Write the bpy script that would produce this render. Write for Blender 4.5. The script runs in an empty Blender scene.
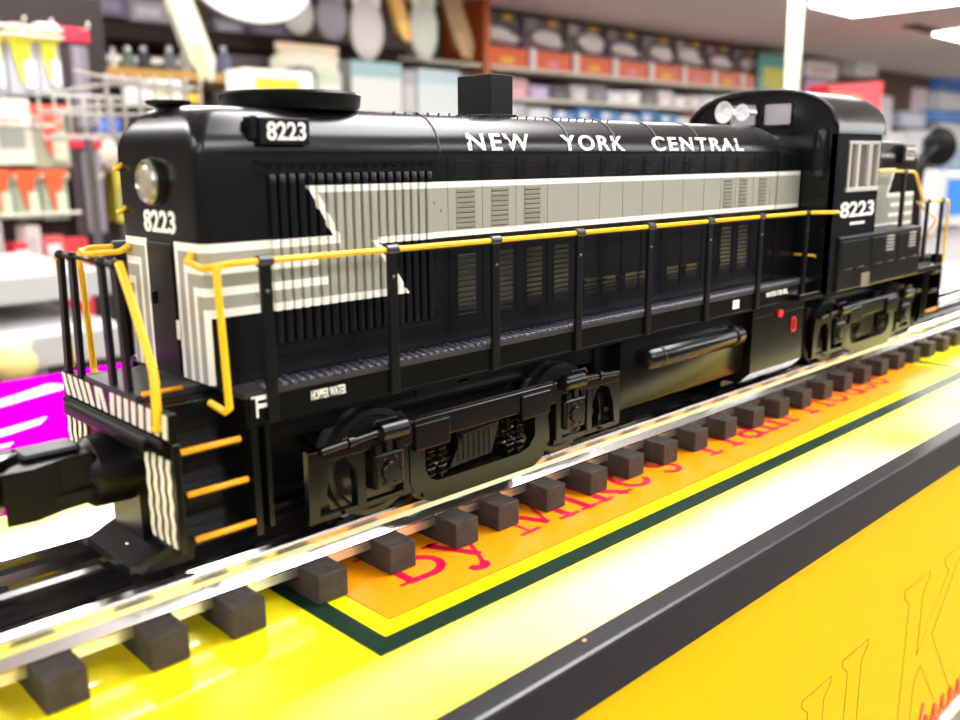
import bpy, bmesh, math, random
from mathutils import Vector, Matrix
random.seed(7)
SC = 0.0176            # one tie spacing of the model track in metres
COL = bpy.context.scene.collection
ORD = ['first', 'second', 'third', 'fourth', 'fifth', 'sixth', 'seventh', 'eighth', 'ninth', 'tenth', 'eleventh', 'twelfth', 'thirteenth', 'fourteenth']

# ---------------------------------------------------------------- materials
def mat(name, col, rough=.5, metal=0., bump=0., bscale=400., emit=0., coat=0., trans=0., var=0., vscale=60., spec=.5):
    m = bpy.data.materials.new(name); m.use_nodes = True
    nt = m.node_tree; b = nt.nodes['Principled BSDF']
    c = (col[0], col[1], col[2], 1)
    b.inputs['Base Color'].default_value = c
    b.inputs['Roughness'].default_value = rough
    b.inputs['Metallic'].default_value = metal
    b.inputs['Specular IOR Level'].default_value = spec
    if coat:
        b.inputs['Coat Weight'].default_value = coat; b.inputs['Coat Roughness'].default_value = .08
    if trans:
        b.inputs['Transmission Weight'].default_value = trans
    if emit:
        b.inputs['Emission Color'].default_value = c; b.inputs['Emission Strength'].default_value = emit
    if bump or var:
        tc = nt.nodes.new('ShaderNodeTexCoord'); n = nt.nodes.new('ShaderNodeTexNoise')
        nt.links.new(tc.outputs['Object'], n.inputs['Vector'])
        if bump:
            n.inputs['Scale'].default_value = bscale; n.inputs['Detail'].default_value = 3
            bp = nt.nodes.new('ShaderNodeBump'); bp.inputs['Strength'].default_value = bump; bp.inputs['Distance'].default_value = .0004
            nt.links.new(n.outputs['Fac'], bp.inputs['Height']); nt.links.new(bp.outputs['Normal'], b.inputs['Normal'])
        if var:
            n2 = nt.nodes.new('ShaderNodeTexNoise'); n2.inputs['Scale'].default_value = vscale; n2.inputs['Detail'].default_value = 4
            nt.links.new(tc.outputs['Object'], n2.inputs['Vector'])
            r = nt.nodes.new('ShaderNodeValToRGB')
            r.color_ramp.elements[0].position = .3; r.color_ramp.elements[1].position = .7
            r.color_ramp.elements[0].color = tuple(v*(1-var) for v in col)+(1,)
            r.color_ramp.elements[1].color = tuple(min(1, v*(1+var)) for v in col)+(1,)
            nt.links.new(n2.outputs['Fac'], r.inputs['Fac']); nt.links.new(r.outputs['Color'], b.inputs['Base Color'])
    return m

K = dict(
    black=mat('gloss_black_paint', (.0055, .006, .007), .24, bump=.03, bscale=900, spec=.35),
    satin=mat('satin_black_plastic', (.0045, .0045, .005), .36, bump=.05, bscale=900, spec=.25),
    under=mat('underframe_black', (.004, .004, .0035), .2, bump=.05, bscale=700, spec=.32),
    tread=mat('tread_plate', (.018, .018, .021), .42, bump=.5, bscale=2500),
    rib=mat('tread_rib', (.08, .08, .11), .2, spec=1.),
    grey=mat('stripe_grey', (.34, .34, .29), .4),
    white=mat('stripe_white', (.88, .87, .83), .4),
    letter=mat('letter_white', (.92, .92, .9), .4),
    yellow=mat('rail_yellow', (1., .56, .012), .3),
    orange=mat('step_orange', (1., .36, .006), .35),
    red=mat('marker_red', (.8, .02, .02), .4),
    steel=mat('tinned_rail_steel', (.84, .83, .82), .2, 1., bump=.04, bscale=300),
    steeldull=mat('dull_rail_steel', (.72, .70, .68), .35, 1., bump=.2, bscale=600),
    blackrail=mat('blackened_rail', (.03, .028, .03), .22, .6),
    wood=mat('stained_tie_wood', (.034, .024, .020), .75, bump=.8, bscale=500, var=.35, vscale=300),
    wheel=mat('dark_wheel_metal', (.06, .06, .06), .3, .8),
    chrome=mat('bright_metal', (.85, .85, .84), .22, 1.),
    silver=mat('silver_white_paint', (.92, .91, .9), .3),
    lens=mat('headlight_lens', (.33, .31, .27), .25),
    window=mat('window_frame_grey', (.55, .54, .5), .4),
    glass=mat('window_glass', (.9, .92, .92), .03, trans=1.),
    cabin=mat('cab_interior', (.62, .55, .48), .6),
    ivory=mat('hazard_ivory', (.85, .80, .66), .5),
)
def cm(key, col, rough=.5, **k):
    if key not in K: K[key] = mat(key, col, rough, **k)
    return K[key]

# ---------------------------------------------------------------- mesh builder (in tie-spacing units)
class MB:
    def __init__(s): s.bm = bmesh.new()
    def box(s, x0, x1, y0, y1, z0, z1, bev=0, mi=0):
        v = [s.bm.verts.new((x, y, z)) for x in (x0, x1) for y in (y0, y1) for z in (z0, z1)]
        q = [(0, 1, 3, 2), (4, 6, 7, 5), (0, 4, 5, 1), (2, 3, 7, 6), (0, 2, 6, 4), (1, 5, 7, 3)]
        f = [s.bm.faces.new([v[i] for i in a]) for a in q]
        for a in f: a.material_index = mi
        if bev:
            e = list({e for a in f for e in a.edges})
            r = bmesh.ops.bevel(s.bm, geom=e, offset=bev, segments=2, affect='EDGES', profile=.5)
            for a in r['faces']: a.material_index = mi
        return s
    def prism(s, pts, vec, mi=0):
        a = [s.bm.verts.new(p) for p in pts]; vec = Vector(vec)
        b = [s.bm.verts.new(Vector(p)+vec) for p in pts]; n = len(pts); fs = []
        fs.append(s.bm.faces.new(a)); fs.append(s.bm.faces.new(b[::-1]))
        for i in range(n): fs.append(s.bm.faces.new((a[i], b[i], b[(i+1) % n], a[(i+1) % n])))
        for f in fs: f.material_index = mi
        return s
    def xz(s, pts, y0, y1, mi=0): return s.prism([(x, y0, z) for x, z in pts], (0, y1-y0, 0), mi)
    def yz(s, pts, x0, x1, mi=0): return s.prism([(x0, y, z) for y, z in pts], (x1-x0, 0, 0), mi)
    def xy(s, pts, z0, z1, mi=0): return s.prism([(x, y, z0) for x, y in pts], (0, 0, z1-z0), mi)
    def cyl(s, p0, p1, r, r2=None, seg=20, mi=0):
        p0, p1 = Vector(p0), Vector(p1); r2 = r if r2 is None else r2
        d = (p1-p0).normalized(); u = d.orthogonal().normalized(); w = d.cross(u)
        A = [s.bm.verts.new(p0+r*(math.cos(t)*u+math.sin(t)*w)) for t in [2*math.pi*i/seg for i in range(seg)]]
        B = [s.bm.verts.new(p1+r2*(math.cos(t)*u+math.sin(t)*w)) for t in [2*math.pi*i/seg for i in range(seg)]]
        f = [s.bm.faces.new(A[::-1]), s.bm.faces.new(B)]
        for i in range(seg):
            g = s.bm.faces.new((A[i], A[(i+1) % seg], B[(i+1) % seg], B[i])); g.smooth = True; f.append(g)
        for g in f: g.material_index = mi
        return s
    def lathe(s, p0, axis, prof, seg=28, mi=0):
        p0 = Vector(p0); d = Vector(axis).normalized(); u = d.orthogonal().normalized(); w = d.cross(u); rings = []
        for (h, r) in prof:
            rings.append([s.bm.verts.new(p0+d*h+r*(math.cos(t)*u+math.sin(t)*w)) for t in [2*math.pi*i/seg for i in range(seg)]])
        for a, b in zip(rings, rings[1:]):
            for i in range(seg):
                g = s.bm.faces.new((a[i], a[(i+1) % seg], b[(i+1) % seg], b[i])); g.smooth = True; g.material_index = mi
        for rg, fl in ((rings[0], 1), (rings[-1], 0)):
            g = s.bm.faces.new(rg[::-1] if fl else rg); g.material_index = mi
        return s
    def tube(s, pts, r, seg=10, mi=0):
        P = [Vector(p) for p in pts]; rings = []; u = None
        for i, p in enumerate(P):
            d = ((P[min(i+1, len(P)-1)]-P[i]).normalized()+(P[i]-P[max(i-1, 0)]).normalized()).normalized()
            if u is None: u = d.orthogonal().normalized()
            u = (u-d*u.dot(d)).normalized(); w = d.cross(u)
            k = 1.
            if 0 < i < len(P)-1:
                c = max(.35, d.dot((P[i+1]-P[i]).normalized())); k = 1/c if c > .8 else 1.12
            rings.append([s.bm.verts.new(p+r*k*(math.cos(t)*u+math.sin(t)*w)) for t in [2*math.pi*j/seg for j in range(seg)]])
        for a, b in zip(rings, rings[1:]):
            for i in range(seg):
                g = s.bm.faces.new((a[i], a[(i+1) % seg], b[(i+1) % seg], b[i])); g.smooth = True; g.material_index = mi
        for rg, fl in ((rings[0], 1), (rings[-1], 0)):
            g = s.bm.faces.new(rg[::-1] if fl else rg); g.material_index = mi
        return s
    def ball(s, c, r, sq=(1, 1, 1), mi=0, seg=14):
        R = bmesh.ops.create_uvsphere(s.bm, u_segments=seg, v_segments=max(6, seg//2), radius=r)
        for v in R['verts']: v.co = Vector((v.co.x*sq[0], v.co.y*sq[1], v.co.z*sq[2]))+Vector(c)
        for f in {f for v in R['verts'] for f in v.link_faces}: f.smooth = True; f.material_index = mi
        return s
    def build(s, name, m, parent=None, org=None, smooth=False):
        if org is None: org = parent['_org'] if parent is not None and '_org' in parent else (0, 0, 0)
        org = Vector(org)
        bmesh.ops.recalc_face_normals(s.bm, faces=s.bm.faces[:])
        for v in s.bm.verts: v.co = (v.co-org)*SC
        if smooth:
            for f in s.bm.faces: f.smooth = True
        me = bpy.data.meshes.new(name); s.bm.to_mesh(me); s.bm.free()
        for x in (m if isinstance(m, (list, tuple)) else [m]): me.materials.append(x)
        o = bpy.data.objects.new(name, me); COL.objects.link(o)
        if parent is not None:
            o.parent = parent; o['_org'] = tuple(org)
        else:
            o.location = org*SC; o['_org'] = tuple(org)
        return o
def smoothed(o, ang=35):
    me = o.data
    for p in me.polygons: p.use_smooth = True
    me.set_sharp_from_angle(angle=math.radians(ang)); return o
def thing(name, label, cat, org, group=None):
    o = bpy.data.objects.new(name, None); COL.objects.link(o); o.empty_display_size = .01
    o.location = Vector(org)*SC; o['_org'] = tuple(float(v) for v in org)
    o['label'] = label; o['category'] = cat
    if group: o['group'] = group
    return o
def tag(o, label, cat, group=None):
    o['label'] = label; o['category'] = cat
    if group: o['group'] = group
    return o
def text(name, s, m, parent, org3, right, up, w, h, thick=.012, bold=.0, space=1.0, fn=None, shear=0):
    cu = bpy.data.curves.new(name+'_curve', 'FONT'); cu.body = s; cu.size = 1; cu.extrude = .5
    cu.offset = bold; cu.space_character = space; cu.shear = shear
    ob = bpy.data.objects.new('tmp', cu); COL.objects.link(ob)
    dg = bpy.context.evaluated_depsgraph_get(); me = bpy.data.meshes.new_from_object(ob.evaluated_get(dg))
    bpy.data.objects.remove(ob); bpy.data.curves.remove(cu)
    xs = [v.co.x for v in me.vertices]; ys = [v.co.y for v in me.vertices]
    x0, x1, y0, y1 = min(xs), max(xs), min(ys), max(ys)
    right = Vector(right).normalized(); up = Vector(up).normalized(); nr = right.cross(up); o3 = Vector(org3)
    po = Vector(parent['_org'])
    for v in me.vertices:
        a = (v.co.x-x0)/(x1-x0)*w; b = (v.co.y-y0)/(y1-y0)*h; c = v.co.z*2*thick
        P = fn(a, b, c) if fn else o3+right*a+up*b+nr*c
        v.co = (Vector(P)-po)*SC
    me.materials.clear(); me.materials.append(m)
    o = bpy.data.objects.new(name, me); COL.objects.link(o); o.parent = parent; o['_org'] = tuple(po)
    return o
def structure(o): o['kind'] = 'structure'; return o
EMIT, WORLD, EXPO, FSTOP = 14.0, 0.12, 0.35, 16
# ================================================================ THE LOCOMOTIVE
YC = 1.48
def my(y): return 2*YC-y
loco = thing('model_locomotive', 'large black diesel model locomotive with grey and white stripes standing on the track', 'model train', (11.9, YC, .69))
DK = 2.73                                   # deck height

def rr(x0, x1, y0, y1, r0, r1, n=6):
    """rounded rectangle, radius r0 at the x0 end and r1 at the x1 end"""
    r0 = max(r0, .015); r1 = max(r1, .015); pts = []
    for cx, cy, r, a in ((x0+r0, y0+r0, r0, 180), (x1-r1, y0+r1, r1, 270), (x1-r1, y1-r1, r1, 0), (x0+r0, y1-r0, r0, 90)):
        for i in range(n+1):
            t = math.radians(a+90*i/n); pts.append((cx+r*math.cos(t), cy+r*math.sin(t)))
    return pts
def shell(M, x0, x1, y0, y1, r0, r1, zb, zs, rise, ins, ie0=1, ie1=1, n=9):
    rings = []
    for z, k in [(zb, 0), (zs, 0)]+[(zs+rise*math.sin(math.pi/2*i/n), ins*(1-math.cos(math.pi/2*i/n))) for i in range(1, n+1)]:
        P = rr(x0+k*min(1, ie0), x1-k*min(1, ie1), y0+k, y1-k, r0+k*.5*(ie0 > 0), r1+k*.5*(ie1 > 0))
        rings.append([M.bm.verts.new((x, y, z)) for x, y in P])
    for a, b in zip(rings, rings[1:]):
        m = len(a)
        for i in range(m): M.bm.faces.new((a[i], a[(i+1) % m], b[(i+1) % m], b[i]))
    M.bm.faces.new(rings[-1]); M.bm.faces.new(rings[0][::-1])

HS = .475                                   # y of the near hood side
def louvre(M, xc, w, z0, z1, pitch, far=False):
    n = max(2, int(round((z1-z0)/pitch))); p = (z1-z0)/n
    for i in range(n):
        z = z0+i*p
        if far: M.prism([(xc-w/2, my(HS), z), (xc-w/2, my(HS)+.017, z+p*.7), (xc-w/2, my(HS), z+p*.8)], (w, 0, 0))
        else: M.prism([(xc-w/2, HS, z), (xc-w/2, HS-.017, z+p*.7), (xc-w/2, HS, z+p*.8)], (w, 0, 0))
HZ, HR, HI = 5.24, .52, .56            # where the roof curve starts, its rise and its inset
def xA(z): return 3.365+(4.88-z)*.566
def xB(z): return 4.37+(4.2-z)*.656
XEND = 15.2
def livery(x, y, z, mirror=False):
    if mirror: x = 23.36-x
    y = min(y, 2*YC-y)
    if z > 4.88 or z < 2.76: return 0
    if z >= 4.30:
        if x < xA(z) or (x > XEND and not mirror): return 0
        return 2 if (x < xA(z)+.1 or z > 4.80) else 1
    h = (4.30-z)/.235; v = (1.14-y)/.19 if (x < 2.17 and y > HS+.02) else 9
    m = min(h, v)
    if m < 0: return 0
    if x > XEND and not mirror: return 0
    if x > xB(z):
        if z < 4.16: return 0
        return 2 if z < 4.24 else 1
    if z < 4.2 and x > xB(z)-.1 and h < 3.38: return 2
    k = int(m); w = (m-k) < .40
    if m > 3.4: return 0
    lim = (3.79, 3.5, 3.6, 99)[k]
    return 2 if (w and x < lim) else 1
def paint(M, mirror=False):
    bm = M.bm; sx = (lambda x: 23.36-x) if mirror else (lambda x: x); sg = -1 if mirror else 1
    def cut(co, no):
        bmesh.ops.bisect_plane(bm, geom=bm.verts[:]+bm.edges[:]+bm.faces[:], plane_co=co, plane_no=no, dist=1e-5)
    zs = [4.88, 4.80, 4.30, 4.24, 4.16, 2.76]+[4.30-.235*(k+f) for k in range(4) for f in (0, .4) if k+f > 0]
    for z in zs: cut((0, 0, z), (0, 0, 1))
    for x in (3.5, 3.6, 3.79, XEND, 2.17): cut((sx(x), 0, 0), (1, 0, 0))
    for d in (0, .1): cut((sx(3.365+d), 0, 4.88), (sg*1, 0, .566))
    for d in (0, -.1): cut((sx(4.37+d), 0, 4.2), (sg*1, 0, .656))
    for k in range(4):
        for f in (0, .4):
            for yy in (1.14-.19*(k+f), my(1.14-.19*(k+f))):
                g = [f_ for f_ in bm.faces if (f_.calc_center_median().x < 2.3 if not mirror else f_.calc_center_median().x > 21.0)]
                bmesh.ops.bisect_plane(bm, geom=list({v for a in g for v in a.verts})+list({e for a in g for e in a.edges})+g, plane_co=(0, yy, 0), plane_no=(0, 1, 0), dist=1e-5)
    for f in bm.faces:
        c = f.calc_center_median(); f.material_index = livery(c.x, c.y, c.z, mirror)

# ---- long hood
SLOTS = []
M = MB()
shell(M, 2.06, 14.35, HS, my(HS), .11, .06, DK, HZ, HR, HI, HI, HI)
shell(M, 14.2, 15.35, HS, my(HS), .05, .02, DK, 5.22, .38, .5, .3, 0)
for far in (0, 1):
    ys = (lambda y: my(y)) if far else (lambda y: y)
    def bx(x0, x1, d, z0, z1, bev=0):
        a, b = ys(HS-d), ys(HS+.01); M.box(x0, x1, min(a, b), max(a, b), z0, z1, bev)
    for i in range(19):                      # ribs of the radiator grille
        x = 2.88+i*.127; bx(x, x+.082, .045, 3.12, 5.02, .012)
    bx(2.74, 5.36, .022, 5.02, 5.06); bx(2.74, 5.36, .03, 5.13, 5.17); bx(2.74, 5.36, .022, 2.98, 3.06)
    for i in range(17): bx(2.9+i*.147, 2.92+i*.147, .045, 5.085, 5.105)
    for z in (3.3, 3.7, 4.1, 4.5, 4.9): bx(2.66, 2.69, .02, z, z+.03); bx(5.42, 5.45, .02, z, z+.03)
    for x, w in ((5.86, .34), (6.5, .33), (7.17, .33), (7.86, .3), (8.46, .3), (8.95, .3), (9.56, .3), (10.05, .3), (10.7, .3), (11.31, .3), (12.46, .3), (12.95, .3), (13.7, .3)):
        louvre(M, x, w, 4.92, 5.16, .06, far)
    for x in (5.87, 6.52, 7.18, 12.45, 12.98, 13.7): louvre(M, x, .34 if x < 8 else .28, 4.27, 4.80, .066, far)
    for x in (5.87, 6.6, 7.22, 7.82, 12.45, 13.05): louvre(M, x, .33, 3.05, 3.93, .073, far)
    for x in (8.53, 8.99, 9.57, 9.95, 10.76, 11.33): louvre(M, x, .33, 3.06, 3.35, .072, far)
    louvre(M, 14.75, .2, 4.85, 5.15, .1, far)
    for x in (5.87, 6.52, 7.18, 12.45, 12.98, 13.7):
        w = .33 if x < 8 else .27; S_ = MB()
        for i in range(8):
            a, b = ys(HS-.006), ys(HS+.01); S_.box(x-w/2, x+w/2, min(a, b), max(a, b), 4.262+i*.0663, 4.275+i*.0663)
        SLOTS.append(S_)
    for x in (5.55, 6.18, 6.84, 7.5, 8.2, 8.72, 9.3, 9.83, 10.4, 11.0, 11.65, 12.2, 12.72, 13.35, 14.0):   # door edges
        bx(x, x+.018, .008, 3.0, 5.2)
    for x in (8.3, 8.75, 9.25, 10.3, 11.05, 11.6, 12.15, 13.4): bx(x, x+.16, .03, 3.26, 3.285)             # latches
    for x in (6.15, 7.5, 8.7, 9.85, 11.0): bx(x, x+.22, .025, 5.06, 5.085)
    bx(2.4, 14.3, .014, 5.235, 5.262)
    for z in (3.2, 3.9, 4.6): bx(5.3, 5.33, .02, z, z+.03)
paint(M)
hood = smoothed(M.build('hood', [K['black'], K['grey'], K['white']], loco), 32)
for S_ in SLOTS: S_.build('louvre_slots', cm('slotgrey', (.06, .06, .055), .5), hood)
M = MB()                                     # seams across the rounded hood roof
def hoodpt(x, t, off): return (x, HS-off+(HI+off)*(1-math.cos(t)), HZ+(HR+off)*math.sin(t))
for x in (5.42, 8.0, 9.13, 10.25, 11.5):
    M = MB(); P = [hoodpt(x, math.pi/2*i/8, .006) for i in range(9)]; P += [(p[0], my(p[1]), p[2]) for p in P[::-1]]
    M.tube(P, .010, 6); M.build('roof_seam', cm('seam', (.16, .16, .17), .3), hood)
for y in (.86, my(.86)):
    M = MB()
    for x in [5.0+.19*i for i in range(24)]: M.ball((x, y, HZ+HR-.012), .018, (1, 1, .8), seg=8)
    M.build('roof_bolts', K['satin'], hood)
def bend(x0):
    def fn(a, b, c):
        t = b/.54; return hoodpt(x0+a, t+.06, c+.006)
    return fn
for w, x0, x1 in (('NEW', 5.93, 7.15), ('YORK', 7.83, 9.33), ('CENTRAL', 10.07, 12.93)):
    text('roof_lettering', w, K['letter'], hood, (0, 0, 0), (1, 0, 0), (0, 0, 1), x1-x0, .245, .006, .022, 1.25, bend(x0))
text('nose_number', '8223', K['letter'], hood, (2.055, 1.83, 4.38), (0, -1, 0), (0, 0, 1), .78, .25, .006, .03, 1.05)
# nose door panel, hinges, grab irons
M = MB(); M.box(2.035, 2.07, 1.17, my(1.17), 2.80, 4.27, .01); M.build('nose_door', K['black'], hood)
M = MB(); M.box(2.0, 2.05, 1.66, 1.72, 3.55, 3.7, .01); M.build('door_latch', K['satin'], hood)
M = MB(); M.box(2.02, 2.05, 1.1, 1.16, 3.2, 3.42, .01); M.build('door_hinge', K['white'], hood)
for z in (5.08, 4.58, 4.12, 3.62):
    M = MB(); M.tube([(2.2, my(.45), z+.06), (2.12, my(.40), z), (2.03, my(.50), z), (2.0, my(.62), z), (2.06, my(.66), z+.06)], .026, 8)
    M.build('grab_iron', K['yellow'], hood)
M = MB(); M.lathe((1.97, YC+.0, 4.94), (1, 0, 0), [(0, .22), (.02, .25), (.05, .26), (.15, .27)])
hl = smoothed(M.build('headlight', K['satin'], loco))
M = MB(); M.lathe((1.97, YC, 4.94), (1, 0, 0), [(-.05, .03), (-.04, .11), (-.02, .18), (.015, .215)])
smoothed(M.build('headlight_lens', K['lens'], hl))
M = MB(); M.lathe((1.96, YC, 4.94), (1, 0, 0), [(0, .21), (-.03, .22), (.0, .245), (.04, .245)]); smoothed(M.build('headlight_rim', cm('rim', (.5, .48, .42), .25, metal=.7), hl))
for far in (0, 1):
    M = MB(); y0, y1 = (.40, .62) if not far else (my(.62), my(.40))
    M.box(2.78, 3.42, y0, y1, 5.33, 5.62, .02); M.box(2.70, 2.79, y0+.04, y1, 5.38, 5.64, .02)
    nb = M.build('number_board', K['satin'], loco)
    if not far: text('number', '8223', K['letter'], nb, (2.86, .398, 5.375), (1, 0, 0), (0, 0, 1), .5, .2, .006, .03, 1.02)
    else: text('number', '8223', K['letter'], nb, (3.36, my(.398), 5.375), (-1, 0, 0), (0, 0, 1), .5, .2, .006, .03, 1.02)
# roof fittings
M = MB(); M.lathe((3.88, YC, 5.74), (0, 0, 1), [(0, .80), (.05, .84), (.19, .86), (.22, .84), (.2, .78), (.1, .76)], 48)
fan = smoothed(M.build('fan_housing', K['satin'], loco))
M = MB(); M.lathe((3.88, YC, 5.82), (0, 0, 1), [(0, .2), (.08, .18)])
for i in range(8):
    a = math.pi*2*i/8; M.prism([(3.88+.18*math.cos(a), YC+.18*math.sin(a), 5.84), (3.88+.74*math.cos(a), YC+.74*math.sin(a), 5.84), (3.88+.74*math.cos(a+.45), YC+.74*math.sin(a+.45), 5.87), (3.88+.18*math.cos(a+.45), YC+.18*math.sin(a+.45), 5.87)], (0, 0, .015))
M.build('fan_blades', K['under'], fan)
M = MB(); M.box(6.9, 7.36, 1.03, 1.72, 5.72, 6.34, .012); st = M.build('exhaust_stack', K['satin'], loco)
M = MB(); M.box(6.86, 7.4, .99, 1.76, 5.74, 5.79, .01); M.build('stack_flange', K['satin'], st)
M = MB(); M.lathe((2.36, 1.62, 5.66), (0, 0, 1), [(0, .2), (.05, .15), (.09, .14), (.13, .24), (.165, .25)], 24); M.box(2.4, 2.75, 1.5, 1.65, 5.66, 5.78, .02)
bell = smoothed(M.build('roof_bell', K['satin'], loco))
# ---- horns in front of the cab
M = MB(); hx = 14.25
M.cyl((hx, 1.5, 5.6), (hx, 1.5, 5.98), .035); M.cyl((hx-.12, 1.45, 5.98), (hx+.4, 1.3, 6.02), .04)
M.lathe((hx-.02, 1.52, 6.03), (-1, .12, .02), [(-.45, .05), (0, .07), (.14, .1), (.24, .2), (.27, .215), (.25, .17), (.18, .1)], 24)
M.lathe((hx+.10, 1.25, 6.03), (-1, .02, -.03), [(-.3, .04), (0, .05), (.1, .08), (.18, .15), (.2, .165), (.18, .12), (.12, .07)], 24)
smoothed(M.build('air_horn', K['silver'], loco))
# ---- cab
CX0, CX1, CY = 15.25, 17.40, -.20
def arch(off=0, n=18, rise=.86, zs=5.60):
    P = []; hw = YC-CY+off
    for i in range(n+1):
        t = math.pi*i/n; c = math.cos(t); s_ = math.sin(t)
        P.append((YC-hw*math.copysign(abs(c)**.82, c), zs+(rise+off)*abs(s_)**.80))
    return P
M = MB(); A = arch()
# near and far side walls with the window hole, front and rear ends with windows
WX0, WX1, WZ0, WZ1 = 15.86, 17.30, 4.50, 5.44
for far in (0, 1):
    y0, y1 = (CY, CY+.09) if not far else (my(CY)-.09, my(CY))
    M.box(CX0, WX0, y0, y1, 2.40, 5.62); M.box(WX1, CX1, y0, y1, 2.40, 5.62)
    M.box(WX0, WX1, y0, y1, 2.40, WZ0); M.box(WX0, WX1, y0, y1, WZ1, 5.62)
def endwall(M, x0, x1):
    # wall pierced by two windows: strips in y between arch and floor
    wn = [(.77, 1.40), (my(1.40), my(.77))]
    ys = sorted(set([p[0] for p in A]+[v for w in wn for v in w]))
    def top(y):
        for (a, za), (b, zb) in zip(A, A[1:]):
            if a-1e-6 <= y <= b+1e-6: return za+(zb-za)*((y-a)/(b-a) if b > a else 0)
        return 5.6
    for a, b in zip(ys, ys[1:]):
        if b-a < 1e-4: continue
        mid = (a+b)/2; ta, tb = top(a), top(b)
        if any(w[0]-1e-6 <= mid <= w[1]+1e-6 for w in wn):
            M.yz([(a, 2.4), (b, 2.4), (b, 5.80), (a, 5.80)], x0, x1); M.yz([(a, 6.24), (b, 6.24), (b, max(tb, 6.26)), (a, max(ta, 6.26))], x0, x1)
        else: M.yz([(a, 2.4), (b, 2.4), (b, max(2.5, tb)), (a, max(2.5, ta))], x0, x1)
endwall(M, CX0, CX0+.08); endwall(M, CX1-.08, CX1)
cab = M.build('cab', K['black'], loco)
M = MB(); P = arch(.05); Q = arch(-.05)
P = P+Q[::-1]
M.yz(P, CX0-.05, CX1+.07); smoothed(M.build('cab_roof', K['black'], cab), 40)
M = MB(); M.tube([(CX0-.03, y, z) for y, z in arch(.02)], .045, 8); M.build('roof_rim', K['black'], cab)
M = MB(); M.tube([(CX1+.05, y, z) for y, z in arch(.02)], .04, 8); M.build('roof_rim', K['black'], cab)
M = MB(); M.box(CX0+.1, CX1-.1, CY+.1, my(CY)-.1, 4.0, 4.2); M.box(16.5, 17.1, .9, 1.6, 4.2, 4.9, .1); M.box(15.4, 15.6, 1.2, 2.4, 4.2, 5.2, .03); M.build('cab_interior', K['cabin'], cab)
for far in (0, 1):
    y0, y1 = (CY-.03, CY+.06) if not far else (my(CY)-.06, my(CY)+.03)
    M = MB(); w = .055
    M.box(WX0-.04, WX1+.04, y0-.01 if not far else y0, y1 if not far else y1+.01, WZ0-.05, WZ0+.04, .01); M.box(WX0-.02, WX1+.02, y0, y1, WZ1-.04, WZ1+.03, .01)
    for x in (WX0, WX0+.36, WX0+.42, WX0+.90, WX1-.44, WX1-.07): M.box(x, x+.07, y0, y1, WZ0, WZ1, .008)
    fr = M.build('side_window', K['window'], cab)
    M = MB(); M.box(WX0, WX1, CY+.03 if not far else my(CY)-.04, CY+.04 if not far else my(CY)-.03, WZ0, WZ1); M.build('pane', cm('tintpane', (.16, .12, .12), .12, spec=.8), fr)
for x0 in (CX0-.015, CX1-.07):
    for y0, y1 in ((.77, 1.40), (my(1.40), my(.77))):
        M = MB(); a = rr(y0-.01, y1+.01, 5.78, 6.26, .07, .07, 4); 
        for p, q in zip(a, a[1:]+a[:1]): M.tube([(x0+.02, p[0], p[1]), (x0+.02, q[0], q[1])], .03, 6)
        fr = M.build('end_window', K['satin'], cab)
        M = MB(); M.box(x0+.04, x0+.05, y0, y1, 5.80, 6.24); M.build('pane', cm('palereflect', (.42, .40, .42), .18), fr)  # opaque pale pane, whitish glass reflection put into its colour
for yy in (.10, my(.10)):                    # tall narrow door window in the cab front
    M = MB(); a = rr(yy-.12, yy+.12, 4.74, 5.74, .1, .1, 5)
    M.tube([(CX0-.02, p, q) for p, q in a+a[:1]], .03, 8); fr = M.build('door_window', K['satin'], cab)
    M = MB(); M.yz([(p, q) for p, q in a], CX0-.02, CX0-.008); M.build('dark_pane', cm('darkpane', (.02, .022, .025), .08), fr)
M = MB(); M.tube([(CX0, .56, 3.17), (CX0-.07, .56, 3.20), (CX0-.07, .06, 3.20), (CX0, .06, 3.17)], .028, 8); M.build('grab_iron', K['yellow'], cab)
M = MB()
for z in (4.4, 3.7): M.ball((CX0, -.02, z), .03, seg=8)
M.ball((CX0, .62, 5.65), .035, seg=8); M.build('rivets', K['satin'], cab)
text('cab_number', '8223', K['letter'], cab, (15.66, CY-.004, 3.93), (1, 0, 0), (0, 0, 1), 1.62, .32, .006, .03, 1.02)
M = MB(); [M.box(16.16+i*.09, 16.16+i*.09+.07, CY-.008, CY, 3.77, 3.83) for i in range(8)]; M.build('small_lettering', K['letter'], cab)
# ---- battery boxes beside and behind the cab
for far in (0, 1):
    y0, y1 = (CY-.06, .5) if not far else (my(.5), my(CY-.06))
    M = MB(); M.box(15.64, 20.0, y0, y1, 2.42, 3.55, .03)
    for x in (15.72, 17.2, 18.6): M.box(x, x+1.25, y0-.012 if not far else y0, y1 if not far else y1+.012, 2.85, 3.45, .01)
    bb = M.build('battery_box', K['satin'], loco)
    if not far:
        for x in (15.8, 16.35, 17.3, 17.9, 18.6, 19.3):
            M = MB(); M.tube([(x, y0-.01, 2.83), (x, y0-.05, 2.86), (x+.34, y0-.05, 2.88), (x+.34, y0-.01, 2.85)], .018, 6); M.build('latch', K['satin'], bb)
        M = MB()
        for i in range(5):
            for x in (17.95, 19.2): M.box(x, x+.36, y0-.035, y0, 3.12+i*.075, 3.145+i*.075)
        M.build('vent_slats', K['window'], bb)
        M = MB(); M.box(16.75, 17.15, y0-.03, y0, 2.42, 2.72, .01); M.build('builder_plate', cm('plate', (.22, .17, .14), .45), bb)
M = MB(); M.box(14.3, 21.9, CY+.06, my(CY)-.06, 2.38, 2.5, .01); M.build('cab_sill', K['under'], loco)
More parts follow.
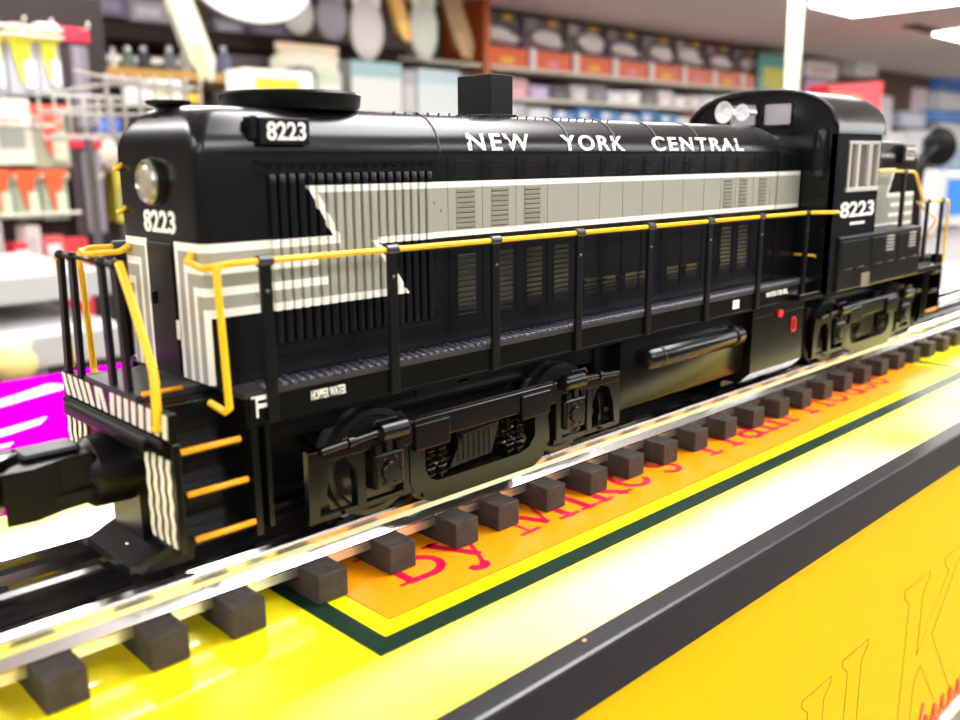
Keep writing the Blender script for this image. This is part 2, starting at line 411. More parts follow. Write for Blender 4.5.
# ---- short hood
M = MB(); shell(M, 17.35, 21.3, HS, my(HS), .02, .11, DK, 5.10, .42, .5, 0, .5)
for x in (18.4, 19.0): louvre(M, x, .3, 4.9, 5.08, .06)
paint(M, True)
smoothed(M.build('short_hood', [K['black'], K['grey'], K['white']], loco), 32)
M = MB(); M.box(20.1, 20.85, .38, .62, 5.0, 5.42, .03); nb = M.build('number_board', K['satin'], loco)
M = MB(); M.box(20.28, 20.78, .365, .385, 5.07, 5.37, .01); nf = M.build('number_face', cm('numface', (.7, .66, .6), .4), nb)
text('number', '8223', K['satin'], nb, (20.32, .362, 5.14), (1, 0, 0), (0, 0, 1), .42, .16, .003, .01)
# ---- deck, sills
M = MB()
M.xy([(1.33, .78), (2.2, .78), (2.2, .05), (14.9, .05), (21.6, .05), (21.6, .78), (22.45, .78), (22.45, my(.78)), (21.6, my(.78)), (21.6, my(.05)), (2.2, my(.05)), (2.2, my(.78)), (1.33, my(.78))], 2.66, DK)
deck = M.build('deck', K['tread'], loco)
for y0 in (.08, my(.46)):
    M = MB()
    for i in range(105):
        x = 2.5+i*.12; M.cyl((x, y0, DK+.0), (x+.07, y0+.36, DK+.0), .026, seg=8)
    M.build('tread_ribs', K['rib'], deck)
M = MB()
for y0, y1 in ((.05, .12), (my(.12), my(.05))): M.box(2.2, 21.6, y0, y1, 2.36, 2.67)
for y0, y1 in ((.0, .08), (my(.08), my(.0))): M.box(2.2, 21.6, y0+.03, y1+.02, 2.345, 2.385)
M.box(1.5, 22.3, .55, my(.55), 1.95, 2.66); M.box(2.3, 21.5, .12, my(.12), 2.4, 2.6); M.box(4.6, 5.5, .06, .12, 2.26, 2.36); M.box(5.3, 5.8, .06, .12, 2.3, 2.42)
smoothed(M.build('side_sill', K['under'], loco))
text('sill_lettering', 'HOPPER WATER', K['letter'], loco, (3.03, .046, 2.50), (1, 0, 0), (0, 0, 1), .48, .11, .004, .01)
text('sill_lettering', 'WATER FOR FILL', K['letter'], loco, (13.3, .046, 2.54), (1, 0, 0), (0, 0, 1), .85, .10, .004, .02)
text('front_mark', 'F', K['letter'], loco, (2.27, .046, 2.44), (1, 0, 0), (0, 0, 1), .2, .24, .004, .03)
M = MB(); M.box(12.1, 12.32, .04, .048, 2.46, 2.62); M.build('sill_plate', K['letter'], loco)
# ---- pilots (front pilot, and its mirror at the rear)
def ladder(mx, y0, y1, sgn):
    o = 0
    for i, (xa, xb, z) in enumerate(((1.43, 2.10, 2.26), (1.47, 2.16, 1.79), (1.52, 2.22, 1.28))):
        a, b = mx(xa), mx(xb); a, b = min(a, b), max(a, b)
        M = MB(); M.box(a, b, min(y0, y1), max(y0, y1), z-.06, z-.01, .01); s_ = M.build('step', K['under'], loco)
        e = y0; M = MB(); M.tube([(a, e, z), (b, e, z)], .034, 8); M.build('step_edge', K['orange'] if (mx(0) == 0 or i == 2) else K['under'], s_)
mxr = lambda x: 23.78-x
for mx, front in ((lambda x: x, True), (mxr, False)):
    M = MB(); b = lambda x0, x1, y0, y1, z0, z1, bev=0: M.box(min(mx(x0), mx(x1)), max(mx(x0), mx(x1)), y0, y1, z0, z1, bev)
    b(1.33, 1.42, .05, my(.05), 2.36, 2.68, .01)            # end beam
    for y0, y1 in ((.03, .72), (my(.72), my(.03))): b(1.34, 1.42, y0, y1, 1.16, 2.36, .01)
    b(1.35, 1.42, .7, my(.7), 2.0, 2.36)
    for y in (.42, my(.46)): b(1.42, 2.3, y, y+.04, 1.16, 2.66)   # back of the stepwell
    for y0, y1 in ((.04, .45), (my(.45), my(.04))): b(2.24, 2.32, y0, y1, 1.1, 2.66); 
    b(2.42, 2.48, .06, .5, 1.15, 2.4); b(2.32, 2.5, .3, .5, 1.1, 2.4)
    pil = M.build('pilot', K['under'], loco)
    M = MB(); q = lambda pts: M.prism([(mx(1.332 if front else 1.332)-0, y, z) for y, z in pts], ((-.008 if front else .008), 0, 0))
    n = 15
    for i in range(n):                                     # ivory hazard stripes across the end beam
        y = .10+i*(2*YC-.2)/n; s_ = .10 if y < YC else .0; s2 = 0 if y < YC else .12
        dy = -.03 if y < YC else .12
        if abs(i-9) < .1: dy = .04
        q([(y+dy, 2.66), (y+dy+.105, 2.66), (y+.105, 2.40), (y, 2.40)])
    M.build('beam_stripes', K['ivory'], pil)
    for side in (0, 1):
        M = MB()
        for i in range(4):
            y = .07+i*.165
            pts = []; zz = [1.22+j*.12 for j in range(10)]
            for j, z in enumerate(zz):
                if z > 2.28: break
                pts.append((y+.03*(j % 2)+.02*j/10, z))
            R_ = [(p[0]+.085, p[1]) for p in pts[::-1]]
            P = pts+R_
            if side: P = [(my(a), c) for a, c in P]
            q(P)
        M.build('pilot_stripes', K['ivory'], pil)
    M = MB(); b(1.18, 1.34, .40, my(.40), 2.22, 2.36, .03); b(1.26, 1.33, .15, my(.15), 2.3, 2.38, .03); M.build('buffer_ledge', K['satin'], pil)
    for y0, y1 in ((.04, .42), (my(.04), my(.42))): ladder(mx, y0, y1, 1)
    # coupler
    M = MB(); c = lambda a, b2, r, r2=None: M.cyl((mx(a), YC, 1.80), (mx(b2), YC, 1.80), r, r2, 24)
    c(1.55, 1.02, .42, .40); c(1.02, .9, .40, .30); b(.9, 1.2, YC-.2, YC+.2, 1.5, 1.98, .04)
    cp = smoothed(M.build('coupler', K['satin'], loco))
    M = MB()
    pt = [(.95, -.30), (.95, .30), (.62, .32), (.35, .42), (.08, .42), (-.06, .30), (.02, .16), (.20, .20), (.34, .10), (.34, -.12), (.15, -.26), (.02, -.42), (.30, -.46), (.62, -.34)]
    M.prism([(mx(x), YC+y, 1.56) for x, y in pt], (0, 0, .56)); b(.3, .9, YC-.2, YC+.2, 2.12, 2.19, .03)
    b(.0, .95, YC-.33, YC-.29, 2.04, 2.09); b(.4, .9, YC-.38, YC+.3, 1.64, 1.74)
    M.build('coupler_head', K['satin'], cp)
    M = MB(); M.lathe((mx(-.02), YC+.22, 1.52), (0, 0, 1), [(0, .05), (.02, .15), (.6, .15), (.64, .1)], 20)
    M.prism([(mx(x), YC+y, 1.56) for x, y in [(-.14, .24), (.1, .36), (.14, .1), (.02, -.12), (-.16, -.2), (-.24, -.05)]], (0, 0, .5))
    smoothed(M.build('knuckle', K['satin'], cp))
    M = MB(); M.tube([(mx(.34), YC+.02, 2.16), (mx(.0), YC-.02, 2.14), (mx(-.1), YC+.2, 2.17)], .03, 8); M.build('coupler_pin', K['chrome'], cp)
    # foot plate hung low under the pilot
    M = MB(); X = [mx(v) for v in (.95, 1.2, 1.72)]
    M.prism([(mx(1.1), .80, .84), (mx(1.1), 1.98, .84), (mx(1.42), 1.98, .98), (mx(1.8), 1.98, 1.12), (mx(1.8), .68, 1.12), (mx(1.42), .68, .98)], (0, 0, -.10))
    M.prism([(mx(1.12), .79, .83), (mx(1.42), .68, .97), (mx(1.8), .66, 1.11), (mx(1.78), .66, .78), (mx(1.2), .76, .73)], (0, .06, 0))
    M.prism([(mx(1.12), 1.97, .83), (mx(1.42), 1.98, .97), (mx(1.8), 1.98, 1.11), (mx(1.78), 1.98, .78), (mx(1.2), 1.97, .73)], (0, -.06, 0))
    b(1.4, 1.9, 1.1, my(1.1), .95, 1.6)
    M.build('foot_plate', K['satin'], loco)
M = MB(); M.ball((1.28, 1.25, .93), .028, seg=10); M.build('foot_plate_screw', K['chrome'], loco)
# ---- handrails and stanchions
def stanchion(x, y, z0, z1, lean=0, w=.065, cap=True, out=-1):
    M = MB(); M.box(x-w, x+w, y-.03, y+.03, z0, z1-.02, .008); 
    s_ = M.build('stanchion', K['satin'], loco)
    if cap:
        M = MB(); M.cyl((x-.085, y, z1), (x+.085, y, z1), .062, seg=12); smoothed(M.build('rail_clamp', cm('clamp', (.03, .035, .05), .25), s_))
        M = MB(); M.ball((x, y+out*.03, z1-.32), .020, seg=8); M.build('rivet', cm('rivet', (.2, .2, .2), .4), s_)
RX = [2.52, 4.23, 5.97, 7.70, 9.45, 11.18, 12.92, 14.72]
for y, out in ((.03, -1), (my(.03), 1)):
    for i, x in enumerate(RX): stanchion(x, y, 2.37, 4.13-.007*i, out=out)
    e = CY if out < 0 else my(CY)
    dx = -.27 if out > 0 else 0
    pts = [(2.04, y-out*.66, 4.19), (1.95, y-out*.60, 4.12), (1.93+dx, y-out*.25, 4.08), (1.97+dx, y-out*.05, 4.10), (2.1+dx, y, 4.13)]+[(x, y, 4.13-.007*i) for i, x in enumerate(RX)]+[(15.16, e+out*.05, 4.08), (15.3, e+out*.06, 4.075), (15.5, e+out*.03, 4.07)]
    M = MB(); M.tube(pts, .036, 10); hr = smoothed(M.build('handrail', K['yellow'], loco))
    M = MB(); M.tube([(2.0+dx, y, 4.13), (1.96+dx, y, 4.05), (1.98+dx, y, 3.4), (2.0+dx, y, 2.62), (1.98+dx, y-out*.06, 2.57), (1.96+dx, y-out*.34, 2.62)], .038, 10); smoothed(M.build('rail_end', K['yellow'], hr))
stanchion(2.19, my(.03), 2.7, 4.14, out=1)
# rear end railing
for y, out in ((.03, -1), (my(.03), 1)):
    stanchion(19.38, y, 2.37, 4.80, out=out, w=.08); stanchion(20.98, y, 2.6, 4.08, out=out); stanchion(21.95, y, 2.5, 4.06, out=out)
    M = MB(); M.tube([(17.3, y, 4.84), (18.8, y, 4.83), (19.9, y, 4.80), (20.08, y, 4.74), (20.62, y, 4.16), (20.8, y, 4.1), (21.95, y, 4.06), (22.3, y, 4.06), (22.4, y, 3.95), (22.4, y, 3.1), (22.4, y, 2.5)], .034, 10)
    smoothed(M.build('handrail', K['yellow'], loco))
M = MB(); M.tube([(20.9, .25, 4.06), (21.6, .2, 3.75), (22.42, .3, 3.55), (22.48, .5, 3.2), (22.42, .55, 2.7)], .026, 8); M.build('handrail', K['yellow'], loco)
# front end railing
for y0, yt in ((2.83, 2.70), (2.42, 2.35), (1.49, 1.52), (1.08, 1.13)):
    M = MB(); M.prism([(1.36, y0-.055, 2.66), (1.42, y0-.055, 2.66), (1.42, y0+.055, 2.66), (1.36, y0+.055, 2.66)], (0, yt-y0, 1.42))
    s_ = M.build('end_stanchion', K['satin'], loco)
    M = MB(); M.ball((1.39, yt, 4.1), .065, (1, 1.1, .9), seg=12); M.build('knob', K['satin'], s_)
M = MB(); M.tube([(1.39, 2.35, 4.1), (1.39, 1.52, 4.1)], .025, 8); M.tube([(1.39, 2.7, 4.1), (1.39, 2.35, 4.1)], .03, 8); M.tube([(1.39, 1.52, 4.1), (1.39, 1.13, 4.1)], .03, 8)
M.build('drop_chain', K['satin'], loco)
M = MB(); M.tube([(1.37, .99, 4.13), (1.36, .72, 3.74), (1.33, .30, 3.10), (1.31, .24, 2.98), (1.30, .235, 2.5), (1.32, .34, 2.47)], .046, 10); smoothed(M.build('slanted_grab_rail', K['yellow'], loco))
M = MB(); M.tube([(1.37, my(.22), 4.07), (1.42, my(.10), 4.0), (1.45, my(.08), 2.7)], .036, 10); smoothed(M.build('grab_rail', K['yellow'], loco))
M = MB(); M.tube([(1.40, .78, 2.74), (1.85, .78, 2.74)], .03, 8); M.build('deck_edge_bar', K['orange'], loco)

# ---- tanks
M = MB(); M.box(9.05, 12.95, .24, my(.24), 1.12, 2.36, .05); M.box(8.7, 9.1, .5, my(.5), 1.3, 2.3, .05); smoothed(M.build('fuel_tank', K['under'], loco))
for y in (.12, my(.12)):
    M = MB(); M.lathe((9.5, y, 1.93), (1, 0, 0), [(0, .08), (.03, .15), (.1, .185), (2.95, .185), (3.02, .15), (3.05, .08)], 28); at_ = smoothed(M.build('air_tank', K['black'], loco))
    M = MB()
    for x in (9.85, 12.2): M.lathe((x, y, 1.93), (1, 0, 0), [(0, .185), (.01, .2), (.06, .2), (.07, .185)], 28)
    M.build('tank_band', K['black'], at_)
M = MB()
M.yz([(.10, 2.36), (.10, 1.10), (.32, .88), (2.64, .88), (2.86, 1.10), (2.86, 2.36)], 12.95, 15.0); M.box(12.93, 15.02, .085, .12, 2.12, 2.16)
M.box(12.6, 14.2, .5, my(.5), .84, .95)
tk = M.build('water_tank', K['under'], loco)
M = MB(); M.cyl((13.95, .04, 2.16), (13.95, .1, 2.16), .075, seg=18); M.build('red_cap', K['red'], tk)
M = MB(); M.tube([(p, .09, q) for p, q in rr(14.5, 14.64, 1.72, 2.0, .05, .05, 3)+rr(14.5, 14.64, 1.72, 2.0, .05, .05, 3)[:1]], .022, 6); M.build('red_gauge', K['red'], tk)

# ---- trucks
def make_truck(cx):
    tr_m = MB(); D = cx-5.95; W = .5                # front truck drawn at its own x, moved by D
    tr_m.box(4.4+D, 7.5+D, .75, my(.75), 1.1, 1.95, .03); tr_m.box(5.5+D, 6.4+D, .3, my(.3), 1.25, 1.6, .03)
    truck = tr_m.build('truck', K['under'], loco)
    for far in (0, 1):
        fy = (lambda a, b: (a, b)) if not far else (lambda a, b: (my(b), my(a)))
        M = MB(); xz = lambda P, a, b: M.xz([(x+D, z) for x, z in P], *fy(a, b))
        bx = lambda x0, x1, a, b, z0, z1, bev=0: M.box(x0+D, x1+D, *fy(a, b), z0, z1, bev)
        xz([(4.52, 1.88), (4.52, 1.08), (4.66, .84), (4.9, .73), (6.9, .73), (7.1, .84), (7.2, 1.05), (7.2, 1.9), (6.92, 1.9), (6.92, 1.2), (6.8, 1.06), (6.6, 1.0), (5.0, 1.0), (4.88, 1.06), (4.80, 1.2), (4.80, 1.88)], .16, .28)
        bx(4.36, 7.4, .14, .28, 1.60, 1.92, .02); bx(4.6, 5.2, .1, .2, 1.5, 1.86, .02); bx(6.6, 7.2, .1, .2, 1.5, 1.86, .02)
        for s_, c in ((1, 4.17), (-1, 7.78)):
            X = lambda v: c+(v-4.17)*s_
            def bb(a, b_, y0, y1, z0, z1, bev=0): bx(min(X(a), X(b_)), max(X(a), X(b_)), y0, y1, z0, z1, bev)
            bb(3.70, 3.84, .16, .3, .98, 1.80, .015); bb(4.42, 4.56, .16, .3, .98, 1.80, .015)
            bb(3.02, 4.6, .15, .28, 1.68, 1.84, .015); bb(3.0, 4.6, .17, .27, .94, 1.02, .01)
            P = [(3.02, 1.84), (3.0, 1.0), (3.14, 1.0), (3.18, 1.35), (3.30, 1.62), (3.55, 1.70), (3.70, 1.45), (3.70, 1.84)]
            M.xz([(X(x)+D, z) for x, z in P], *fy(.16, .26))
            P = [(3.3, 1.55), (3.2, 1.3), (3.26, 1.05), (3.4, .98), (3.34, 1.2), (3.40, 1.5)]
            M.xz([(X(x)+D, z) for x, z in P], *fy(.3, .42))
            for (xx, zz) in ((3.5, .98), (4.63, 1.9), (4.75, .86)): 
                y0 = fy(.14, .14)[0]; M.ball((X(xx)+D, y0, zz), .03, seg=8)
        sf = M.build('sideframe', K['under'], truck)
        for c, s_ in ((4.17, 1), (7.78, -1)):
            M = MB(); y0, y1 = fy(.10, .42); M.box(c-.24+D, c+.24+D, y0, y1, 1.14, 1.62, .04)
            yo = y0 if not far else y1; sg = -1 if not far else 1
            M.cyl((c+D, yo, 1.36), (c+D, yo+sg*.04, 1.36), .14, .12, 16)
            for a in range(6): M.ball((c+D+.18*math.cos(a*1.047), yo, 1.37+.18*math.sin(a*1.047)), .028, seg=8)
            for dx in (-.17, .17): M.box(c+dx-.05+D, c+dx+.05+D, y0, y1, 1.6, 1.72)
            M.build('axle_box', K['under'], truck)
            M = MB(); y = fy(.13, .13)[0]; z = 1.88
            M.lathe((c+D-.16*s_+.0, y, z), (s_, 0, .0), [(0, .06), (.02, .13), (.42, .13), (.46, .1), (.47, .05)], 20)
            M.cyl((c+D-.16*s_, y, z), (c+D-1.0*s_, y, z-.05), .055, .05, 12); M.cyl((c+D-.55*s_, y, z-.02), (c+D-.62*s_, y, z-.02), .08, .08, 12)
            M.tube([(c+D-.25*s_, y-.02, z+.1), (c+D-.2*s_, y-.02, z+.16), (c+D+.12*s_, y-.02, z+.16)], .02, 6)
            M.box(c+D-.05, c+D+.05, *fy(.1, .2), 1.6, 1.85)
            smoothed(M.build('brake_cylinder', K['black'], truck))
        for xs in (4.92, 5.12, 6.42, 6.62):
            M = MB(); P = []; y = fy(.22, .22)[0]
            for i in range(73):
                t = i/12*2*math.pi; P.append((xs+D+.07*math.cos(t), y+.07*math.sin(t), 1.04+.5*i/72))
            M.tube(P, .017, 5); M.cyl((xs+D, y, 1.02), (xs+D, y, 1.55), .035, seg=8); smoothed(M.build('coil_spring', K['under'], truck))
        M = MB(); y0, y1 = fy(.24, .30); M.prism([(5.3+D, y0, 1.08), (5.55+D, y0, 1.5), (6.25+D, y0, 1.55), (6.1+D, y0, 1.12)], (0, y1-y0, 0))
        for i in range(7): M.box(5.45+i*.1+D, 5.47+i*.1+D, min(y0, y1)-.012, max(y0, y1)+.012, 1.14, 1.48)
        M.build('bolster_grid', K['satin'], truck)
    for c in (4.17, 7.78):
        M = MB(); M.cyl((c+D, .5, 1.40), (c+D, my(.5), 1.40), .08, seg=14); M.build('axle', K['wheel'], truck)
        for y, s_ in ((.43, 1), (my(.43), -1)):
            M = MB(); M.lathe((c+D, y, 1.40), (0, s_, 0), [(0, .1), (0, .3), (.04, .34), (.04, .58), (.0, .62), (0, .70), (.15, .71), (.165, .80), (.22, .80), (.24, .68), (.24, .1)], 36)
            smoothed(M.build('wheel', K['wheel'], truck), 25)
    return truck
make_truck(5.95); make_truck(18.60)
# ================================================================ TRACK
track = thing('railroad_track', 'straight three rail model track of bright steel rails on dark wooden ties', 'track', (10, YC, 0))
RAILP = [(-.14, .38), (-.15, .41), (-.055, .50), (-.045, .57), (-.085, .60), (-.09, .66), (-.07, .69), (.07, .69), (.09, .66), (.085, .60), (.045, .57), (.055, .50), (.15, .41), (.14, .38)]
XL, XR = -3.2, 31.6
for yc, m in ((.52, K['steel']), (YC, K['blackrail']), (my(.52), K['steel'])):
    M = MB(); k = 1 if m is K['steel'] else .93
    M.yz([(yc+a, z if m is K['steel'] else .40+(z-.40)*.9) for a, z in RAILP], XL, XR); r_ = M.build('rail', m, track)
    M = MB(); M.box(XL, XR, yc-.10, yc+.10, .24, .401); M.build('rail_foot', K['steeldull'] if m is K['steel'] else K['blackrail'], r_)
txs = [-2.35, -1.25, -.15, .92, 1.84, 2.96, 4.05, 5.17]+list(range(6, 32))
for i, x in enumerate(txs):
    M = MB(); j = random.uniform(-.012, .012); e = random.uniform(-.02, .02)
    M.box(x+.01+j, x+.43+j, .0+e, my(0)+e, .005, .375, .018); M.build('tie', K['wood'], track)

# ================================================================ YELLOW BOX
BX0, BX1, BYN, BYF, BZ = -9.0, 28.6, -2.90, 5.75, -7.0
yel = cm('box_yellow', (.98, .80, .004), .33, coat=.7, spec=.35, var=.03, vscale=8)
yelf = cm('box_front_yellow', (1., .62, .0), .4, spec=.15)
box = thing('display_box', 'glossy yellow cardboard model train box carrying the track and locomotive', 'box', (13, 1.4, BZ))
M = MB(); M.box(BX0, BX1, BYN+.02, BYF, BZ, -.012, .03); carton = M.build('carton', yelf, box)
M = MB(); M.box(BX0+.02, BX1-.02, BYN+.15, BYF-.02, -.02, -.006); M.build('lid_print', yel, box)
M = MB()
P = [(-2.64, .0), (-2.905, .0), (-2.94, -.015), (-2.955, -.05), (-2.955, -.66), (-2.86, -.66), (-2.86, -.10), (-2.64, -.03)]
M.yz(P, BX0-.02, BX1+.02); M.build('black_edge_strip', cm('edge_black', (.02, .019, .021), .3, bump=.1, bscale=900), box)
M = MB(); M.box(4.55, 4.6, -2.74, -2.70, -.002, .004); M.build('edge_fleck', cm('fleck', (.8, .45, .1), .4), box)
cream = cm('glare_cream', (.96, .90, .48), .33, spec=.35)
def margin_glare(m):                        # whitish glare on the lid put into the colour, yellow fading to cream
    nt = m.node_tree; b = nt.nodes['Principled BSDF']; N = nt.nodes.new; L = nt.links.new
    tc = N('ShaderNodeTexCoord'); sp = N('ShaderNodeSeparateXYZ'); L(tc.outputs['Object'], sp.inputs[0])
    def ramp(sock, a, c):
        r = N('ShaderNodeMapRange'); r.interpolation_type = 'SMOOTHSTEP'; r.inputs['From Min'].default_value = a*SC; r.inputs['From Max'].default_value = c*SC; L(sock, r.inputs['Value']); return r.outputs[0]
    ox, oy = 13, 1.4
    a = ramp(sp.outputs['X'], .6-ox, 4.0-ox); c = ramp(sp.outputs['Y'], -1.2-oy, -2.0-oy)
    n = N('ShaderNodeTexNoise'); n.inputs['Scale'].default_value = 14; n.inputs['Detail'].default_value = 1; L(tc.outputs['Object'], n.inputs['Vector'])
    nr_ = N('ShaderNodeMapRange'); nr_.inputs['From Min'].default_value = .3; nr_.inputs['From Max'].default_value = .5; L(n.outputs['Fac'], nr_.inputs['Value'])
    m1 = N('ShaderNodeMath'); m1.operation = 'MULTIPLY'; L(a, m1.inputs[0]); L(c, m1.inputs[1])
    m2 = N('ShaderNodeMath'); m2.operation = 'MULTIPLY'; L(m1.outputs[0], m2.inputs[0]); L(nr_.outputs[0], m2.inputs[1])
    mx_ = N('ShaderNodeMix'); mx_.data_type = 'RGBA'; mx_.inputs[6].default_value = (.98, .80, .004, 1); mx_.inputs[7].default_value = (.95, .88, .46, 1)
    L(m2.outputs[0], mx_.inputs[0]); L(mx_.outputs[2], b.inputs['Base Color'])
margin_glare(cream)
M = MB(); M.box(-.5, BX1-.05, BYN+.18, -1.405, -.006, -.0045); M.build('glare_margin', cream, box)
def frame(name, x0, x1, y0, y1, w, m, za, zb):
    M = MB(); M.box(x0, x1, y0, y0+w, za, zb); M.box(x0, x1, y1-w, y1, za, zb); M.box(x0, x0+w, y0+w, y1-w, za, zb); M.box(x1-w, x1, y0+w, y1-w, za, zb); return M.build(name, m, box)
frame('green_border', 2.79, 21.5, -1.40, 4.36, .29, cm('print_green', (.008, .030, .018), .33, spec=.35), -.006, -.003)
frame('bright_border', 3.08, 21.21, -1.11, 4.07, .27, cm('print_yellow', (1., .88, .0), .33, spec=.35), -.006, -.003)
M = MB(); M.box(3.35, 20.94, -.84, 3.80, -.006, -.003); M.build('orange_panel', cm('print_orange', (.93, .34, .002), .33, spec=.35), box)
frame('fine_outline', 3.34, 20.95, -.85, 3.81, .02, cm('fine_line', (.25, .12, .0), .4), -.004, -.001)
# serif lettering drawn as strokes on the lid
red_ = cm('print_red', (.80, .0, .06), .35, spec=.35)
def strokes(name, letters, org, right, up, h, m, parent, lw=.11, thick=.003):
    """letters: list of (x offset, [polylines (x,y,width)])"""
    right = Vector(right); up = Vector(up); nr = right.cross(up); O = Vector(org); M = MB(); kk = 0
    for ox, lines in letters:
        for ln in lines:
            w = ln[0]; P = ln[1:]
            for a, b in zip(P, P[1:]):
                a2 = Vector(a); b2 = Vector(b); d = (b2-a2); L_ = d.length
                if L_ < 1e-6: continue
                d /= L_; n = Vector((-d.y, d.x)); e = d*w*.25; n = n*w/2
                q = [a2-e-n, b2+e-n, b2+e+n, a2-e+n]
                kk += 1; M.prism([O+right*(ox+v.x*h)+up*(v.y*h) for v in q], nr*(thick+.00045*(kk % 9)))
    return M.build(name, m, parent)
def arc(cx, cy, rx, ry, a0, a1, n=10): return [(cx+rx*math.cos(math.radians(a0+(a1-a0)*i/n)), cy+ry*math.sin(math.radians(a0+(a1-a0)*i/n))) for i in range(n+1)]
T, S = .13, .06     # thick and thin strokes
def serif(x, y, w=.22): return [S, (x-w/2, y), (x+w/2, y)]
G = {
 'B': (.75, [[T, (.14, 0), (.14, 1)], serif(.14, .02, .3), serif(.14, .98, .3), [T*.8]+[(.14, .98)]+arc(.38, .76, .2, .22, 90, -90)+[(.14, .53)], [T*.9]+[(.14, .53)]+arc(.40, .27, .26, .26, 90, -90)+[(.14, .02)]]),
 'y': (.62, [[T, (.06, .66), (.32, .02)], [S, (.56, .66), (.30, .0), (.20, -.22)], [T]+arc(.12, -.22, .09, .08, 0, -180, 6), serif(.07, .66, .2), serif(.54, .66, .2)]),
 'M': (1.05, [[S, (.15, 0), (.15, 1)], [T, (.15, 1), (.5, .1)], [S, (.5, .1), (.85, 1)], [T, (.85, 0), (.85, 1)], serif(.15, .02, .3), serif(.85, .02, .32), serif(.13, .98, .2), serif(.87, .98, .22)]),
 'i': (.34, [[T, (.16, 0), (.16, .66)], serif(.16, .02, .28), serif(.11, .65, .12), [T, (.13, .88), (.19, .88)]]),
 'k': (.66, [[T, (.14, 0), (.14, 1)], [S, (.14, .28), (.5, .64)], [T, (.26, .38), (.54, 0)], serif(.14, .02, .28), serif(.55, .02, .24), serif(.5, .65, .2)]),
 'e': (.58, [[T*.8]+arc(.28, .33, .23, .32, 0, 330, 14), [S, (.06, .35), (.5, .35)]]),
 "'": (.22, [[T*.8, (.1, .95), (.08, .75)]]),
 's': (.48, [[T*.7]+arc(.22, .49, .15, .16, 30, 250, 8)+arc(.22, .17, .16, .17, 90, -160, 8)]),
 ' ': (.38, []),
 'T': (.85, [[T, (.4, 0), (.4, 1)], [S, (.02, .97), (.78, .97)], serif(.4, .02, .32), [S, (.03, .8), (.03, .97)], [S, (.77, .8), (.77, .97)]]),
 'r': (.46, [[T, (.14, 0), (.14, .66)], serif(.14, .02, .3), [T*.8]+arc(.32, .45, .18, .18, 160, 50, 5)]),
 'a': (.58, [[T, (.44, .0), (.44, .5)], [T*.7]+arc(.26, .46, .18, .18, 10, 160, 6), [T*.8]+arc(.24, .18, .18, .18, 20, 330, 10), serif(.5, .02, .12)]),
 'n': (.66, [[T, (.14, 0), (.14, .66)], [T*.8]+arc(.32, .42, .18, .22, 170, 0, 8), [T, (.5, .42), (.5, 0)], serif(.14, .02, .26), serif(.5, .02, .26)]),
 'H': (.95, [[T, (.15, 0), (.15, 1)], [T, (.75, 0), (.75, 1)], [S, (.15, .5), (.75, .5)], serif(.15, .02, .3), serif(.75, .02, .3), serif(.15, .98, .3), serif(.75, .98, .3)]),
 'o': (.62, [[T*.8]+arc(.3, .33, .24, .33, 0, 360, 16)]),
 'u': (.66, [[T, (.14, .66), (.14, .22)], [T*.8]+arc(.32, .2, .18, .2, 180, 350, 8), [T, (.5, .66), (.5, 0)], serif(.12, .65, .16), serif(.56, .02, .12)]),
}
x = 0; LT = []
HT = 1.02
for ch in "By Mike's Train House":
    w, ln = G[ch]; LT.append((x, ln)); x += w*HT*1.02
sc = (19.0-4.05)/x
LT = [(a*sc, [[q[0]]+[(p[0]*sc, p[1]) for p in q[1:]] for q in b]) for a, b in LT]
strokes('lid_lettering', LT, (4.0, -.30, -.004), (1, 0, 0), (0, 1, 0), HT, red_, box)
# outlined capitals on the front face
def outline(name, polys, m, lw=.009):
    M = MB(); y = BYN+.02
    for P in polys:
        M.tube([(p[0], y, p[1]) for p in P+P[:1]], lw, 4)
    return M.build(name, m, box)
def cap_I(x, z, s, w=.55):
    h = 3.0*s; a = w*s
    return [[(x-a*.4, z), (x+a*1.4, z), (x+a*1.4, z-.12*s), (x+a, z-.3*s), (x+a, z-h+.3*s), (x+a*1.4, z-h+.1*s), (x+a*1.4, z-h), (x-a*.4, z-h), (x-a*.4, z-h+.1*s), (x, z-h+.3*s), (x, z-.3*s), (x-a*.4, z-.12*s)]]
def cap_L(x, z, s, w=.55):
    h = 3.0*s; a = w*s
    return [[(x-a*.4, z), (x+a*1.4, z), (x+a*1.4, z-.12*s), (x+a, z-.3*s), (x+a, z-h+.25*s), (x+a*2.6, z-h+.25*s), (x+a*2.9, z-h+.9*s), (x+a*3.1, z-h), (x-a*.4, z-h), (x-a*.4, z-h+.1*s), (x, z-h+.3*s), (x, z-.3*s), (x-a*.4, z-.12*s)]]
def cap_K(x, z, s, w=.55):
    h = 3.0*s; a = w*s
    return [[(x-a*.4, z), (x+a*1.4, z), (x+a*1.4, z-.12*s), (x+a, z-.3*s), (x+a, z-h*.46), (x+a*3.0, z-.3*s), (x+a*2.6, z-.12*s), (x+a*2.6, z), (x+a*4.4, z), (x+a*4.4, z-.12*s), (x+a*3.7, z-.3*s), (x+a*2.1, z-h*.42), (x+a*4.2, z-h+.3*s), (x+a*4.8, z-h+.1*s), (x+a*4.8, z-h), (x+a*2.7, z-h), (x+a*3.0, z-h+.3*s), (x+a*1.4, z-h*.55), (x+a, z-h*.62), (x+a, z-h+.3*s), (x+a*1.4, z-h+.1*s), (x+a*1.4, z-h), (x-a*.4, z-h), (x-a*.4, z-h+.1*s), (x, z-h+.3*s), (x, z-.3*s), (x-a*.4, z-.12*s)]]
ol = cm('outline_brown', (.35, .2, .0), .4)
outline('front_outline_lettering', cap_I(9.95, -3.05, 1.0)+cap_L(11.35, -2.95, 1.0), ol)
